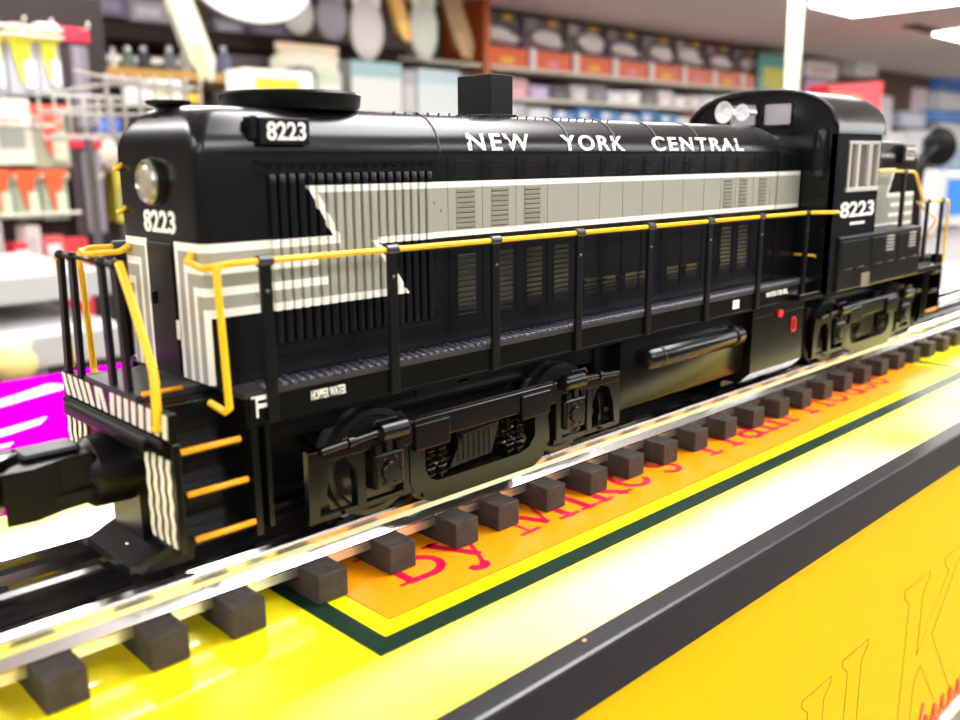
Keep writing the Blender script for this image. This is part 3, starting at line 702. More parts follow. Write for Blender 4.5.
outline('front_outline_lettering', cap_K(13.9, -2.60, 1.22)+cap_I(17.6, -2.6, 1.22)+[[(19.3, -2.6), (20.2, -2.6), (22.0, -5.4), (22.0, -2.9), (21.7, -2.6), (22.9, -2.6), (22.6, -2.9), (22.6, -6.26), (22.2, -6.26), (20.0, -3.0), (20.0, -6.0), (20.3, -6.26), (19.2, -6.26), (19.5, -6.0), (19.5, -2.9)]], ol)
M = MB(); P = [(15.2+.055*i+.14*math.sin(i*.75), BYN+.0, -6.12-.2*math.cos(i*.75)-.04*(i % 3)) for i in range(90)]; M.tube([(15.2, BYN, -5.6), (15.0, BYN, -6.4)]+P, .035, 5); M.build('front_script_lettering', cm('script_red', (.85, .12, .08), .4), box)
M = MB(); M.prism([(14.8, BYN+.005, -6.9), (27, BYN+.005, -6.9), (27, BYN+.005, -6.45), (15.4, BYN+.005, -6.45)], (0, -.004, 0)); M.build('front_white_band', K['white'], box)
# background goods: kind, name, label, category, group, front plane y, (x0, x1, z0, z1), depth, colours
BG = [
 ('pack', 'blister_pack', 'yellow topped clear pack hanging at the far left of the top peg row', 'pack', 'yellow topped packs on the top pegs', 100, [30.02, 32.01, 12.33, 18.8], 3, ((0.9, 0.8, 0.05), (0.5, 0.5, 0.52))),
 ('pack', 'blister_pack', 'yellow topped clear pack under a pink and white tag on the left rack', 'pack', 'yellow topped packs on the top pegs', 100, [32.22, 35.32, 12.45, 19.03], 3, ((0.85, 0.75, 0.03), (0.55, 0.56, 0.6))),
 ('pack', 'blister_pack', 'yellow topped clear pack hanging right beside the long black and red pack', 'pack', 'yellow topped packs on the top pegs', 100, [35.43, 37.9, 12.89, 19.07], 3, ((0.8, 0.75, 0.03), (0.6, 0.6, 0.62))),
 ('pack', 'pink_tag', 'pink and white tag above the second yellow topped pack', 'tag', None, 100, [32.81, 34.45, 18.47, 19.92], 2, ((0.8, 0.25, 0.3), (0.8, 0.7, 0.7))),
 ('box', 'white_tag', 'white tag above the third yellow topped pack', 'tag', None, 100, [35.69, 37.83, 18.63, 20.21], 2, ((0.9, 0.88, 0.86), (0.8, 0.4, 0.4))),
 ('long', 'long_pack', 'long black pack with a red header, upper one on the rack', 'pack', None, 100, [37.69, 41.16, 8.38, 19.96], 3, ((0.75, 0.02, 0.06), (0.2, 0.17, 0.2))),
 ('long', 'long_pack', 'long black pack with a red header, lower one on the rack', 'pack', None, 100, [37.84, 41.51, -3.23, 8.4], 3, ((0.75, 0.02, 0.06), (0.27, 0.23, 0.28))),
 ('box', 'cream_box', 'cream and grey box hanging under the yellow topped packs', 'box', None, 100, [29.81, 33.9, 4.99, 12.08], 2.4, ((0.75, 0.7, 0.58), (0.35, 0.36, 0.33))),
 ('pack', 'framed_pack', 'red and white framed pack with an orange wedge beside the long red-headed pack', 'pack', None, 100, [33.94, 37.95, 4.62, 11.49], 2.4, ((0.82, 0.1, 0.05), (0.42, 0.42, 0.3))),
 ('pack', 'blister_pack', 'leftmost orange and green blister pack in the lower peg row', 'pack', 'orange and green packs in the lower row', 100, [28.64, 31.27, -0.89, 4.47], 3, ((0.88, 0.12, 0.03), (0.42, 0.5, 0.36))),
 ('pack', 'blister_pack', 'middle orange and green blister pack in the lower peg row', 'pack', 'orange and green packs in the lower row', 100, [31.37, 34.1, -1.03, 4.43], 3, ((0.88, 0.12, 0.03), (0.42, 0.5, 0.36))),
 ('pack', 'blister_pack', 'rightmost orange and green blister pack in the lower peg row', 'pack', 'orange and green packs in the lower row', 100, [34.32, 37.16, -1.18, 4.39], 3, ((0.88, 0.12, 0.03), (0.42, 0.5, 0.36))),
 ('box', 'red_tin', 'small red tin with a white lid under the rightmost orange and green pack', 'tin', None, 100, [33.78, 36.19, -5.93, -2.98], 3, ((0.75, 0.12, 0.12), (0.8, 0.7, 0.7))),
 ('box', 'red_box', 'tall red box standing behind the front railing of the locomotive', 'box', None, 100, [36.04, 38.78, -13.18, -3.38], 3, ((0.75, 0.04, 0.06), (0.8, 0.5, 0.5))),
 ('box', 'red_box', 'short red box left of the small red tin', 'box', None, 100, [30.55, 32.65, -5.98, -3.54], 3, ((0.7, 0.03, 0.05), (0.85, 0.8, 0.78))),
 ('box', 'pink_box', 'pale pink box in front of the dark rack bottom', 'box', None, 100, [31.92, 33.62, -5.74, -1.73], 3, ((0.75, 0.62, 0.6), (0.6, 0.5, 0.5))),
 ('box', 'blue_card', 'small blue card hanging between the rack and the white wire basket', 'card', None, 100, [40.9, 43.96, 8.65, 10.24], 2, ((0.08, 0.15, 0.55), (0.1, 0.2, 0.6))),
 ('bag', 'beige_bag', 'beige bag hanging below the small blue card', 'bag', None, 100, [40.6, 43.78, 4.08, 8.66], 4, ((0.62, 0.52, 0.42), (0.5, 0.4, 0.3))),
 ('box', 'olive_card', 'thin olive and yellow card hanging next to the nose of the locomotive', 'card', None, 100, [42.59, 44.28, -1.81, 4.52], 3, ((0.55, 0.48, 0.05), (0.3, 0.28, 0.1))),
 ('bag', 'clear_bag', 'clear bag with yellow contents lying on the lower white shelf at left', 'bag', None, 55, [14.76, 17.83, -9.74, -7.06], 6, ((0.62, 0.5, 0.18), (0.75, 0.72, 0.6))),
 ('bottle', 'bottle', 'dark bottle on the wooden shelf behind the locomotive nose', 'bottle', 'bottles on the wooden shelf', 150, [62.89, 64.93, 21.41, 24.32], 5, ((0.05, 0.04, 0.04), (0.5, 0.5, 0.5))),
 ('bottle', 'bottle', 'grey bottle on the wooden shelf behind the locomotive nose', 'bottle', 'bottles on the wooden shelf', 150, [65.26, 66.65, 21.28, 24.48], 5, ((0.5, 0.45, 0.42), (0.5, 0.5, 0.5))),
 ('bottle', 'bottle', 'green-black bottle on the wooden shelf behind the locomotive nose', 'bottle', 'bottles on the wooden shelf', 150, [67.33, 69.81, 21.18, 24.68], 5, ((0.09, 0.12, 0.09), (0.5, 0.5, 0.5))),
 ('bottle', 'bottle', 'black bottle on the wooden shelf behind the locomotive nose', 'bottle', 'bottles on the wooden shelf', 150, [70.16, 72.7, 21.08, 24.89], 5, ((0.03, 0.025, 0.035), (0.5, 0.5, 0.5))),
 ('bottle', 'bottle', 'slate bottle on the wooden shelf behind the locomotive nose', 'bottle', 'bottles on the wooden shelf', 150, [74.91, 77.55, 21.1, 25.26], 5, ((0.1, 0.11, 0.11), (0.5, 0.5, 0.5))),
 ('bottle', 'bottle', 'tan bottle on the wooden shelf behind the locomotive nose', 'bottle', 'bottles on the wooden shelf', 150, [77.92, 80.24, 20.99, 25.47], 5, ((0.3, 0.28, 0.25), (0.5, 0.5, 0.5))),
 ('bottle', 'bottle', 'small black bottle on the wooden shelf behind the locomotive nose', 'bottle', 'bottles on the wooden shelf', 150, [81.02, 83.8, 20.9, 25.73], 5, ((0.05, 0.05, 0.05), (0.5, 0.5, 0.5))),
 ('bottle', 'bottle', 'blue-black bottle on the wooden shelf behind the locomotive nose', 'bottle', 'bottles on the wooden shelf', 150, [85.41, 88.29, 20.87, 26.06], 5, ((0.12, 0.14, 0.22), (0.5, 0.5, 0.5))),
 ('slant', 'hanging_bag', 'long beige clear bag hanging slanted above the locomotive nose', 'bag', None, 120, [60.52, 67.73, 16.59, 29.64], 4, ((0.66, 0.62, 0.46), (0.6, 0.5, 0.28))),
 ('basket', 'wire_rack', 'white wire rack behind the top of the locomotive nose', 'rack', None, 60, [25.97, 33.37, 7.19, 11.39], 14, ((0.55, 0.52, 0.47), (0.8, 0.8, 0.8))),
 ('box', 'white_box', 'bright white box sitting on the white wire rack', 'box', None, 66, [32.07, 34.88, 10.06, 11.83], 5, ((0.95, 0.94, 0.9), (0.9, 0.85, 0.5))),
 ('box', 'small_card', 'small orange card on the edge of the white wire rack', 'card', None, 60, [32.4, 33.33, 9.67, 10.36], 1, ((0.85, 0.5, 0.04), (0.8, 0.5, 0.05))),
 ('oval', 'oval_sign', 'large white oval sign with a dark rim hanging at the top', 'sign', None, 130, [69.39, 92.32, 27.16, 40.09], 2, ((0.85, 0.8, 0.78), (0.1, 0.08, 0.08))),
 ('box', 'yellow_sign_box', 'long white box with a yellow printed front behind the round roof fan', 'box', None, 125, [75.3, 87.97, 15.29, 19.7], 6, ((0.85, 0.83, 0.75), (0.85, 0.65, 0.03))),
 ('bag', 'cream_bag', 'plump cream bag above the yellow and white long box', 'bag', None, 181, [114.72, 136.75, 23.1, 32.2], 8, ((0.8, 0.75, 0.6), (0.8, 0.6, 0.4))),
 ('topband', 'teal_yellow_magazine', 'magazine pack with teal and yellow cover left of the white and teal pack', 'pack', None, 160, [113.14, 119.42, 15.52, 23.86], 5, ((0.55, 0.62, 0.45), (0.7, 0.7, 0.62))),
 ('topband', 'cream_magazine', 'cream magazine with a dark clip next to the long yellow box', 'pack', None, 160, [108.66, 112.42, 15.77, 24.74], 5, ((0.2, 0.22, 0.22), (0.7, 0.68, 0.55))),
 ('topband', 'white_teal_pack', 'tall white pack with a teal top standing behind the hood', 'pack', None, 160, [122.13, 136.38, 14.58, 26.75], 5, ((0.28, 0.42, 0.42), (0.62, 0.63, 0.6))),
 ('topband', 'grey_pack', 'narrow grey pack between two pale packs behind the hood', 'pack', None, 160, [136.94, 140.58, 14.82, 25.15], 5, ((0.35, 0.33, 0.35), (0.5, 0.47, 0.45))),
 ('topband', 'pale_blue_pack', 'pale blue and white pack directly left of the square stack', 'pack', None, 160, [141.21, 154.7, 15.05, 26.13], 5, ((0.4, 0.5, 0.53), (0.58, 0.6, 0.6))),
 ('bag', 'hanging_bag', 'pinkish white bag hanging above the shelf left of the orange post', 'bag', 'bags hanging left of the orange post', 180, [137.65, 148.21, 29.63, 46.09], 4, ((0.72, 0.66, 0.64), (1, 0.9239999999999999, 0.8959999999999999))),
 ('slant', 'hanging_bag', 'bright orange bag hanging above the shelf left of the orange post', 'bag', 'bags hanging left of the orange post', 180, [148.94, 156.82, 34.68, 47.22], 4, ((0.9, 0.48, 0.1), (1, 0.6719999999999999, 0.13999999999999999))),
 ('bag', 'hanging_bag', 'pale green and white bag hanging above the shelf left of the orange post', 'bag', 'bags hanging left of the orange post', 180, [156.75, 166.43, 30.87, 48.21], 4, ((0.66, 0.68, 0.58), (0.9239999999999999, 0.952, 0.8119999999999999))),
 ('slant', 'hanging_bag', 'brown bag hanging above the shelf left of the orange post', 'bag', 'bags hanging left of the orange post', 180, [166.79, 178.93, 31.61, 49.49], 4, ((0.36, 0.2, 0.08), (0.504, 0.27999999999999997, 0.11199999999999999))),
 ('bag', 'hanging_bag', 'dark grey bag hanging above the shelf left of the orange post', 'bag', 'bags hanging left of the orange post', 180, [127.85, 137.16, 33.53, 44.89], 4, ((0.3, 0.27, 0.3), (0.42, 0.378, 0.42))),
 ('bag', 'hanging_bag', 'crinkled grey bag hanging above the shelf left of the orange post', 'bag', 'bags hanging left of the orange post', 180, [118.57, 127.35, 34.1, 44.67], 4, ((0.55, 0.52, 0.5), (0.77, 0.728, 0.7))),
 ('box', 'storage_box', 'leftmost greyish box along the top ledge at the upper left', 'box', 'greyish boxes on the top ledge', 199, [62.01, 71.74, 36.68, 40.97], 8, ((0.35, 0.33, 0.38), (0.595, 0.561, 0.646))),
 ('box', 'storage_box', 'second greyish box along the top ledge at the upper left', 'box', 'greyish boxes on the top ledge', 199, [72.03, 79.92, 36.83, 40.86], 8, ((0.3, 0.25, 0.4), (0.51, 0.425, 0.68))),
 ('box', 'storage_box', 'third greyish box along the top ledge at the upper left', 'box', 'greyish boxes on the top ledge', 199, [80.69, 90.45, 36.55, 41.55], 8, ((0.25, 0.22, 0.35), (0.425, 0.374, 0.595))),
 ('box', 'storage_box', 'fourth greyish box along the top ledge at the upper left', 'box', 'greyish boxes on the top ledge', 199, [90.77, 99.75, 36.21, 40.95], 8, ((0.55, 0.5, 0.55), (0.935, 0.85, 0.935))),
 ('box', 'storage_box', 'fifth greyish box along the top ledge at the upper left', 'box', 'greyish boxes on the top ledge', 199, [111.34, 119.41, 35.33, 38.56], 8, ((0.4, 0.38, 0.45), (0.68, 0.646, 0.765))),
 ('box', 'storage_box', 'sixth greyish box along the top ledge at the upper left', 'box', 'greyish boxes on the top ledge', 199, [120.75, 132.25, 35.31, 39.13], 8, ((0.3, 0.26, 0.38), (0.51, 0.442, 0.646))),
 ('box', 'poster_board', 'teal, green and yellow poster left of the cream pillar', 'poster', None, 195.5, [360.29, 387.15, 29.55, 48.48], 0.45, ((0.12, 0.42, 0.36), (0.65, 0.62, 0.08))),
 ('signbox', 'red_sign', 'red and yellow sign box above the cab roof', 'sign', None, 150, [330.8, 377.48, 17.55, 34.5], 8, ((0.85, 0.03, 0.05), (0.95, 0.42, 0.02))),
 ('box', 'white_bottle', 'white bottle shape right of the red sign', 'bottle', None, 209, [519.14, 535.4, 18.64, 38.04], 4, ((0.85, 0.82, 0.82), (0.8, 0.8, 0.8))),
 ('panel', 'brown_door', 'brown wooden door at the far end of the shop', 'door', None, 214.6, [531.31, 575.69, 8.85, 61.26], 1.2, ((0.2, 0.1, 0.05), (0.16, 0.08, 0.04))),
 ('panel', 'brown_locker', 'narrow brown cabinet above the red sign', 'cabinet', None, 212, [469.9, 491.03, 44.51, 55.39], 3, ((0.25, 0.12, 0.05), (0.2, 0.1, 0.05))),
 ('panel', 'pale_door', 'pale pinkish panel right of the brown door', 'panel', None, 214.6, [575.93, 618.84, 31.88, 65.55], 1.2, ((0.92, 0.8, 0.8), (0.95, 0.85, 0.85))),
 ('box', 'white_carton', 'white carton behind the pillar, right of the poster', 'box', None, 199, [409.48, 442.11, 41.71, 48.87], 8, ((0.85, 0.83, 0.82), (0.8, 0.5, 0.5))),
 ('box', 'white_carton', 'white carton between the narrow cabinet and the brown door', 'box', None, 199, [461.92, 487.93, 45.32, 52.05], 8, ((0.88, 0.87, 0.86), (0.8, 0.8, 0.8))),
 ('box', 'purple_box', 'pink and purple box behind the pillar above the cab roof', 'box', None, 199, [410.79, 433.06, 31.53, 40.54], 7, ((0.75, 0.45, 0.7), (0.8, 0.5, 0.6))),
 ('box', 'display_carton', 'tall deep blue carton at the right edge', 'box', None, 207, [599.63, 658.71, 44.68, 64.83], 7, ((0.15000000000000002, 0.33, 0.8999999999999999), (0.18000000000000002, 0.396, 1))),
 ('box', 'display_carton', 'thin white carton under the deep blue carton', 'box', None, 207, [600.7, 664.11, 33.1, 44.0], 7, ((0.95, 0.95, 0.95), (1, 1, 1))),
 ('box', 'display_carton', 'grey-violet carton below the pale panel', 'box', None, 207, [543.72, 581.02, 21.94, 30.39], 7, ((0.675, 0.72, 0.8999999999999999), (0.81, 0.864, 1))),
 ('box', 'display_carton', 'long blue carton above the black lamp head', 'box', None, 207, [586.95, 667.17, 26.16, 32.24], 7, ((0.18, 0.375, 0.95), (0.216, 0.45, 1))),
 ('box', 'display_carton', 'pale lilac carton just above the short hood', 'box', None, 207, [523.34, 554.43, 3.12, 18.7], 7, ((0.95, 0.95, 0.95), (1, 1, 1))),
 ('box', 'display_carton', 'small lilac carton left of the lamp head', 'box', None, 207, [555.91, 591.44, 1.74, 20.36], 7, ((0.8999999999999999, 0.9299999999999999, 0.95), (1, 1, 1))),
 ('box', 'display_carton', 'narrow violet carton between lamp arm and monitor', 'box', None, 44, [141.78, 147.09, -6.62, 3.11], 7, ((0.9299999999999999, 0.8999999999999999, 0.95), (1, 1, 1))),
 ('box', 'display_carton', 'tall slate blue carton behind the short hood', 'box', None, 207, [541.36, 583.97, -44.49, 1.3], 7, ((0.75, 0.78, 0.95), (0.9, 0.936, 1))),
 ('box', 'display_carton', 'cream carton behind the lamp head', 'box', None, 207, [606.42, 679.15, 8.88, 25.2], 7, ((0.95, 0.95, 0.95), (1, 1, 1))),
 ('box', 'display_carton', 'sky blue carton between the lamp head and the monitor', 'box', None, 207, [619.02, 684.36, -5.29, 8.89], 7, ((0.5249999999999999, 0.675, 0.95), (0.63, 0.81, 1))),
 ('monitor', 'computer_monitor', 'white monitor with a bright blue screen at the right edge', 'monitor', None, 48, [158.93, 185.29, -7.97, 2.41], 3, ((0.78, 0.77, 0.74), (0.12, 0.32, 0.75))),
]
# ================================================================ THE SHOP
FL, CE, WB = -74.0, 52.0, 216.0
wallm = mat('shop_wall_paint', (.20, .16, .13), .8, var=.2, vscale=2)
struct = lambda name, M, m: structure(M.build(name, m))
M = MB(); M.box(-330, 760, -330, WB+6, FL-4, FL); struct('floor', M, mat('shop_floor', (.13, .11, .10), .6, var=.15, vscale=3))
M = MB(); M.box(-330, 760, -330, WB+6, CE, CE+4); struct('ceiling', M, mat('ceiling_tiles', (.90, .82, .79), .9, bump=.1, bscale=80))
M = MB(); M.box(-330, 760, WB, WB+6, FL, CE); struct('wall_back', M, wallm)
M = MB(); M.box(754, 760, -330, WB, FL, CE); struct('wall_right', M, wallm)
M = MB(); M.box(-330, -324, -330, WB, FL, CE); struct('wall_left', M, wallm)
M = MB(); M.box(-330, 760, WB-2.5, WB, 45.5, CE); struct('trim_1', M, mat('cove_trim', (.16, .10, .08), .7))
n = 0
lampm = mat('lamp_diffuser', (1., .985, .96), .5, emit=EMIT)
LAMPS = []
for y in (-107, -2, 99): 
    for x in ((-85, 42, 212, 392, 520) if y == -2 else (-128, -43, 42, 127, 212, 291, 392, 507, 610)): LAMPS.append((x, y))  # mostly out of view; some added to brighten the nose and right wall
for i, (x, y) in enumerate(LAMPS):
    t = thing('ceiling_light', 'unseen rectangular ceiling light fitting', 'ceiling light', (x, y, CE), 'fluorescent ceiling lights')
    vis = {(291, 99): 'bright ceiling light at the top edge right of the cream pillar', (392, 99): 'bright ceiling light at the right edge, farther back and lower in view'}
    if (x, y) in vis: t['label'] = vis[(x, y)]; del t['group']
    M = MB(); M.box(x-17, x+17, y-35, y+35, CE-.8, CE-.02, .3); M.build('frame', cm('lampframe', (.8, .8, .8), .5), t)
    M = MB(); M.box(x-15, x+15, y-33, y+33, CE-1.6, CE-.7, .3); M.build('diffuser', lampm, t)
M = MB(); M.box(352, 378, 128, 134, CE-1, CE-.02, .2); v = thing('ceiling_vent', 'dark ceiling vent slot between the two bright ceiling lights', 'vent', (365, 131, CE)); M.build('grille', cm('vent', (.12, .09, .08), .7), v)
# counter under the box
M = MB(); M.xy([(-90, -3.6), (170, -3.6), (170, 52), (48, 52), (48, 30), (-90, 30)], -10, -7.02); c = thing('sales_counter', 'white topped shop counter under the yellow box', 'counter', (20, 12, FL))
M.build('counter_top', cm('counter', (.24, .21, .21), .5, spec=.2), c)
M = MB(); M.xy([(-86, -3), (166, -3), (166, 48), (52, 48), (52, 27), (-86, 27)], FL+.02, -10.02); M.build('counter_body', cm('counterbody', (.25, .2, .18), .6), c)
# magenta box
t = thing('magenta_box', 'flat bright magenta box with white and gold stripes lying behind the front coupler', 'box', (2, 19, -7))
M = MB(); M.box(-14, 11.5, 14.5, 24, -6.98, -2, .06); M.build('carton', cm('magenta', (.50, .0, .36), .8, spec=0), t)
M = MB()
for P in ([(3.2, 16.6), (5.6, 17.7), (6.0, 18.3), (3.4, 17.4)], [(-4, 17.0), (3.6, 18.6), (3.5, 19.0), (-4, 17.5)], [(4.6, 20.1), (8.0, 21.6), (7.5, 22.4), (4.8, 20.8)], [(-4, 20.6), (4.4, 21.6), (5.3, 22.4), (4.6, 22.5), (-4, 21.5)]):
    M.prism([(x, y, -1.995) for x, y in P], (0, 0, .02))
M.build('white_print', cm('magwhite', (.75, .73, .68), .5), t)
M = MB()
for P in ([(-4, 15.7), (4.3, 16.1), (4.5, 16.4), (-4, 16.1)], [(-4, 18.0), (4.4, 19.2), (4.6, 19.5), (-4, 18.3)]):
    M.prism([(x, y, -1.995) for x, y in P], (0, 0, .02))
M.build('gold_print', cm('maggold', (.75, .60, .42), .4), t)
M = MB(); M.box(76, 108, 19, 28, -6.99, -6.6, .1); o = M.build('flat_package', cm('mauve', (.42, .30, .38), .5)); tag(o, 'flat mauve package on the white counter beyond the rear of the locomotive', 'package')
# gondola rack at left
t = thing('peg_rack', 'tall dark peg rack carrying the hanging packs at left', 'rack', (18, 104, FL))
M = MB(); M.box(-30, 44.5, 103.5, 105.5, FL+.02, 24, .2); M.build('back_panel', cm('rackdark', (.035, .027, .027), .8, spec=.2), t)
for z, x1 in ((19.4, 38), (18.6, 38), (9.2, 36), (-.4, 38)):
    M = MB(); M.tube([(-20, 99.2, z), (x1, 99.2, z)], .22, 6); M.build('rail', cm('railivory', (.72, .66, .55), .4), t)
for x in (31, 33.8, 36.6, 40.5): 
    for z in (19.6, 9.4, 3.2):
        M = MB(); M.tube([(x, 103.5, z+.2), (x, 98.5, z+.2), (x, 98.2, z+.8)], .14, 6); M.build('peg', cm('railivory', (0, 0, 0)), t)
t = thing('white_shelf_unit', 'low white two tier shelf unit at the left edge behind the railing', 'shelf', (8, 66, FL))
M = MB(); M.box(-30, 25.8, 62, 82, -4.9, -2.9, .15); M.build('upper_tier', cm('shelfwhite', (.42, .42, .41), .5), t)
M = MB(); M.box(-30, 24.5, 56, 82, -8.6, -6.4, .15); M.build('lower_tier', K['shelfwhite'], t)
M = MB(); M.box(-30, 24.2, 50, 59, -12.2, -11.35, .1); M.build('bottom_board', cm('shelfgrey', (.2, .18, .17), .5), t)
M = MB(); M.box(-30, 24, 81, 82.5, FL+.02, 0); M.build('back', cm('shelfback', (.45, .38, .36), .6), t)
for i in range(9):
    x = -4+i*2.9; c_ = ((.8, .78, .76), (.1, .07, .07), (.6, .52, .55))[i % 3]
    M = MB(); M.box(x, x+1.9, 62+.3*i, 64+.3*i, -16, -8.62, .2); o = M.build('rolled_sheet', cm('sheet%d' % (i % 3), c_, .5)); tag(o, '%s rolled sheet standing under the white shelf, %s from the left' % (('white', 'black', 'pinkish')[i % 3], ORD[i]), 'roll', 'rolled sheets under the white shelf')
# wall shelving
W = lambda col: cm('c%02d%02d%02d' % tuple(int(v*99) for v in col), col, .5)
t = thing('wall_shelving', 'long cream shelf unit along the back wall right of the orange post', 'shelf', (320, 206, FL))
for z in (32.4, 23.3, 12, 0):
    M = MB(); M.box(165 if z > 30 else 201, 452, 196, WB-.1, z, z+1.05, .12); M.build('shelf_board', cm('boardcream', (.72, .66, .56), .5), t)
for x in (199.2,):
    M = MB(); M.box(x-1.6, x+1.0, 195, 214, FL+.02, 51.9, .1); M.build('orange_upright', cm('orangepost', (.62, .13, .02), .5), t)
M = MB(); M.box(198, 452, WB-1.2, WB-.1, FL+.02, 51); M.build('back_panel', cm('shelfpanel', (.20, .15, .16), .7), t)
n = 9
for i in range(n):
    x = 201.5+i*21.5; k = i/(n-1)
    col = (.85-.05*k, .13+.14*k, .03+.14*k)
    t = thing('train_set_box', 'orange-red train set box on the upper shelf, %s from the orange post' % ORD[i], 'box', (x+9, 200, 33.45), 'orange-red boxes along the upper shelf')
    M = MB(); M.box(x, x+17.5, 197, 210, 33.46, 39.2, .15); M.build('carton', W(col), t)
    M = MB(); M.box(x+5, x+11, 196.85, 197.02, 34.3, 36.4); M.build('print_panel', W((.9, .50, .03) if i % 2 == 0 else (.8, .3, .35)), t)
    M = MB(); M.box(x+18, x+20.8, 196.4, 196.9, 33.5, 39.6, .1); o = M.build('price_card', W((.86, .80, .78))); tag(o, 'white price card on the upper shelf edge, %s from the orange post' % ORD[i], 'price card', 'white price cards on the upper shelf')
    # window box with a white model above
    t = thing('window_box', 'dark window box with white model above the orange boxes, %s from the post' % ORD[i], 'box', (x+9, 205, 39.2), 'dark window boxes above the orange boxes')
    M = MB(); M.box(x, x+19.5, 203, 210, 39.22, 50.5-.15*i, .2); M.build('carton', W([(.11, .09, .12), (.20, .13, .15), (.14, .13, .10)][i % 3]), t)
    M = MB(); M.ball((x+8+(i*37 % 5), 202, 43.6+(i*13 % 3)*.5), 1, (7.4, 1.8, 2.3+(i*7 % 3)*.3)); M.ball((x+13, 202, 42.6), 1, (6, 1.5, 1.5)); M.build('white_model', cm('modelwhite', (.88, .87, .85), .35), t)
    M = MB(); M.box(x+12, x+16, 202.6, 203, 48.2, 50.2); M.build('yellow_tag', W((.80, .45, .03)), t)
    M = MB(); M.box(x+1, x+6, 202.6, 203, 46.5, 50.0); M.build('side_print', W([(.45, .25, .25), (.3, .3, .32), (.5, .45, .45)][i % 3]), t)
cols2 = [((.72, .38, .42), 'pink'), ((.50, .40, .62), 'violet'), ((.10, .08, .08), 'black'), ((.55, .52, .50), 'grey'), ((.25, .22, .22), 'charcoal'), ((.80, .78, .78), 'white'), ((.84, .80, .76), 'cream'), ((.18, .16, .16), 'dark'), ((.72, .68, .64), 'beige'), ((.78, .72, .72), 'pale pink'), ((.70, .66, .62), 'stone'), ((.80, .80, .82), 'bluish white'), ((.35, .62, .25), 'green'), ((.35, .55, .70), 'light blue'), ((.10, .30, .50), 'blue')]
for i, (c_, nm) in enumerate(cols2):
    x = 212+i*10.2; h = 5.8-(i*31 % 4)*.5
    t = thing('model_box', '%s model box on the middle shelf behind the hood, %s from the stack' % (nm, 'next' if i == 0 else 'place %d' % (i+1)), 'box', (x+4, 202, 24.4), 'boxes on the middle shelf')
    t['label'] = '%s model box on the middle shelf behind the locomotive hood' % nm
    M = MB(); M.box(x, x+9.2, 199, 209, 24.37, 24.4+h, .12); M.build('carton', W(c_), t)
    M = MB(); M.box(x+2, x+7, 198.85, 199.02, 25.4, 27.2); M.build('print_panel', W(tuple(min(1, v*1.35+.05) for v in c_)), t)
cols3 = [((.55, .55, .58), 'silver'), ((.70, .70, .74), 'pale grey'), ((.16, .32, .60), 'blue'), ((.05, .16, .42), 'navy'), ((.10, .30, .62), 'bright blue'), ((.42, .55, .72), 'powder blue'), ((.06, .20, .50), 'deep blue'), ((.12, .30, .55), 'steel blue'), ((.70, .70, .75), 'light grey'), ((.68, .22, .22), 'red'), ((.75, .40, .40), 'pink'), ((.30, .35, .45), 'slate'), ((.25, .40, .60), 'denim blue')]
for i, (c_, nm) in enumerate(cols3):
    x = 208+i*12.2
    t = thing('small_box', '%s small box on the lower shelf just above the hood roof' % nm, 'box', (x+5, 200, 13.1), 'small boxes on the lower shelf')
    M = MB(); M.box(x, x+11, 198, 208, 13.07, 22.3-(i % 3)*.8, .12); M.build('carton', W(c_), t)
    M = MB(); M.box(x+2, x+6, 197.85, 198.02, 18.6, 21.0); M.build('print_panel', W((.8, .8, .82)), t)
t = thing('ledge', 'long dark brown ledge running along the wall at the upper left', 'shelf', (90, 200, 32))
M = MB(); M.box(-120, 168, 196, WB-.1, 31.6, 35.4, .2); M.build('ledge_board', cm('ledgebrown', (.035, .02, .014), .6, spec=.2), t)
t = thing('wooden_shelf', 'wooden edged shelf with bottles behind the locomotive nose', 'shelf', (60, 156, FL))
M = MB(); M.box(52, 100, 149, 170, 19.4, 21.0, .1); M.build('shelf_edge', cm('oak', (.42, .22, .05), .45), t)
M = MB(); M.box(20, 94, 170, 171.5, FL+.02, 25.5); M.build('back_panel', cm('greybrown', (.07, .05, .045), .7), t)
M = MB(); M.box(60, 94, 168.5, 169.98, 24, 25, .1); M.build('light_strip', cm('palestrip', (.75, .72, .68), .4), t)
t = thing('magazine_display', 'grey display stand behind the magazines and pale packs', 'display', (150, 188, FL))
M = MB(); M.box(95, 196, 185, 186.5, FL+.02, 29); M.build('upright_panel', cm('greypanel', (.08, .065, .06), .7), t)
M = MB(); M.box(152, 195, 158, 184.9, 9, 10, .1); M.build('display_board', K['greypanel'], t)
t = thing('pillar', 'cream square pillar rising to the ceiling behind the cab', 'pillar', (224, 109, FL))
M = MB(); M.box(222.3, 225.6, 108, 110.5, FL+.02, CE-.02, .3); M.build('shaft', cm('pillarcream', (.80, .73, .58), .5), t)
t = thing('desk_lamp', 'black round headed lamp on a curved black arm beyond the rear railing', 'lamp', (97, 28, -7))
M = MB(); M.lathe((100.2, 28, 6.1), (-.6, -.8, 0), [(-.5, .6), (-.3, 1.6), (0, 1.95), (.25, 2.0), (.4, 1.7)], 28); smoothed(M.build('lamp_head', K['satin'], t))
M = MB(); M.tube([(98.2, 28.6, -6.9), (97.6, 28.6, -2), (97.0, 28.6, 2), (97.0, 28.5, 4.2), (97.8, 28.3, 5.6), (99.2, 28.2, 6.1)], .55, 10); smoothed(M.build('arm', K['satin'], t))
M = MB(); M.cyl((98.2, 28.6, -7.0), (98.2, 28.6, -6.6), 2.2); M.build('base', K['satin'], t)
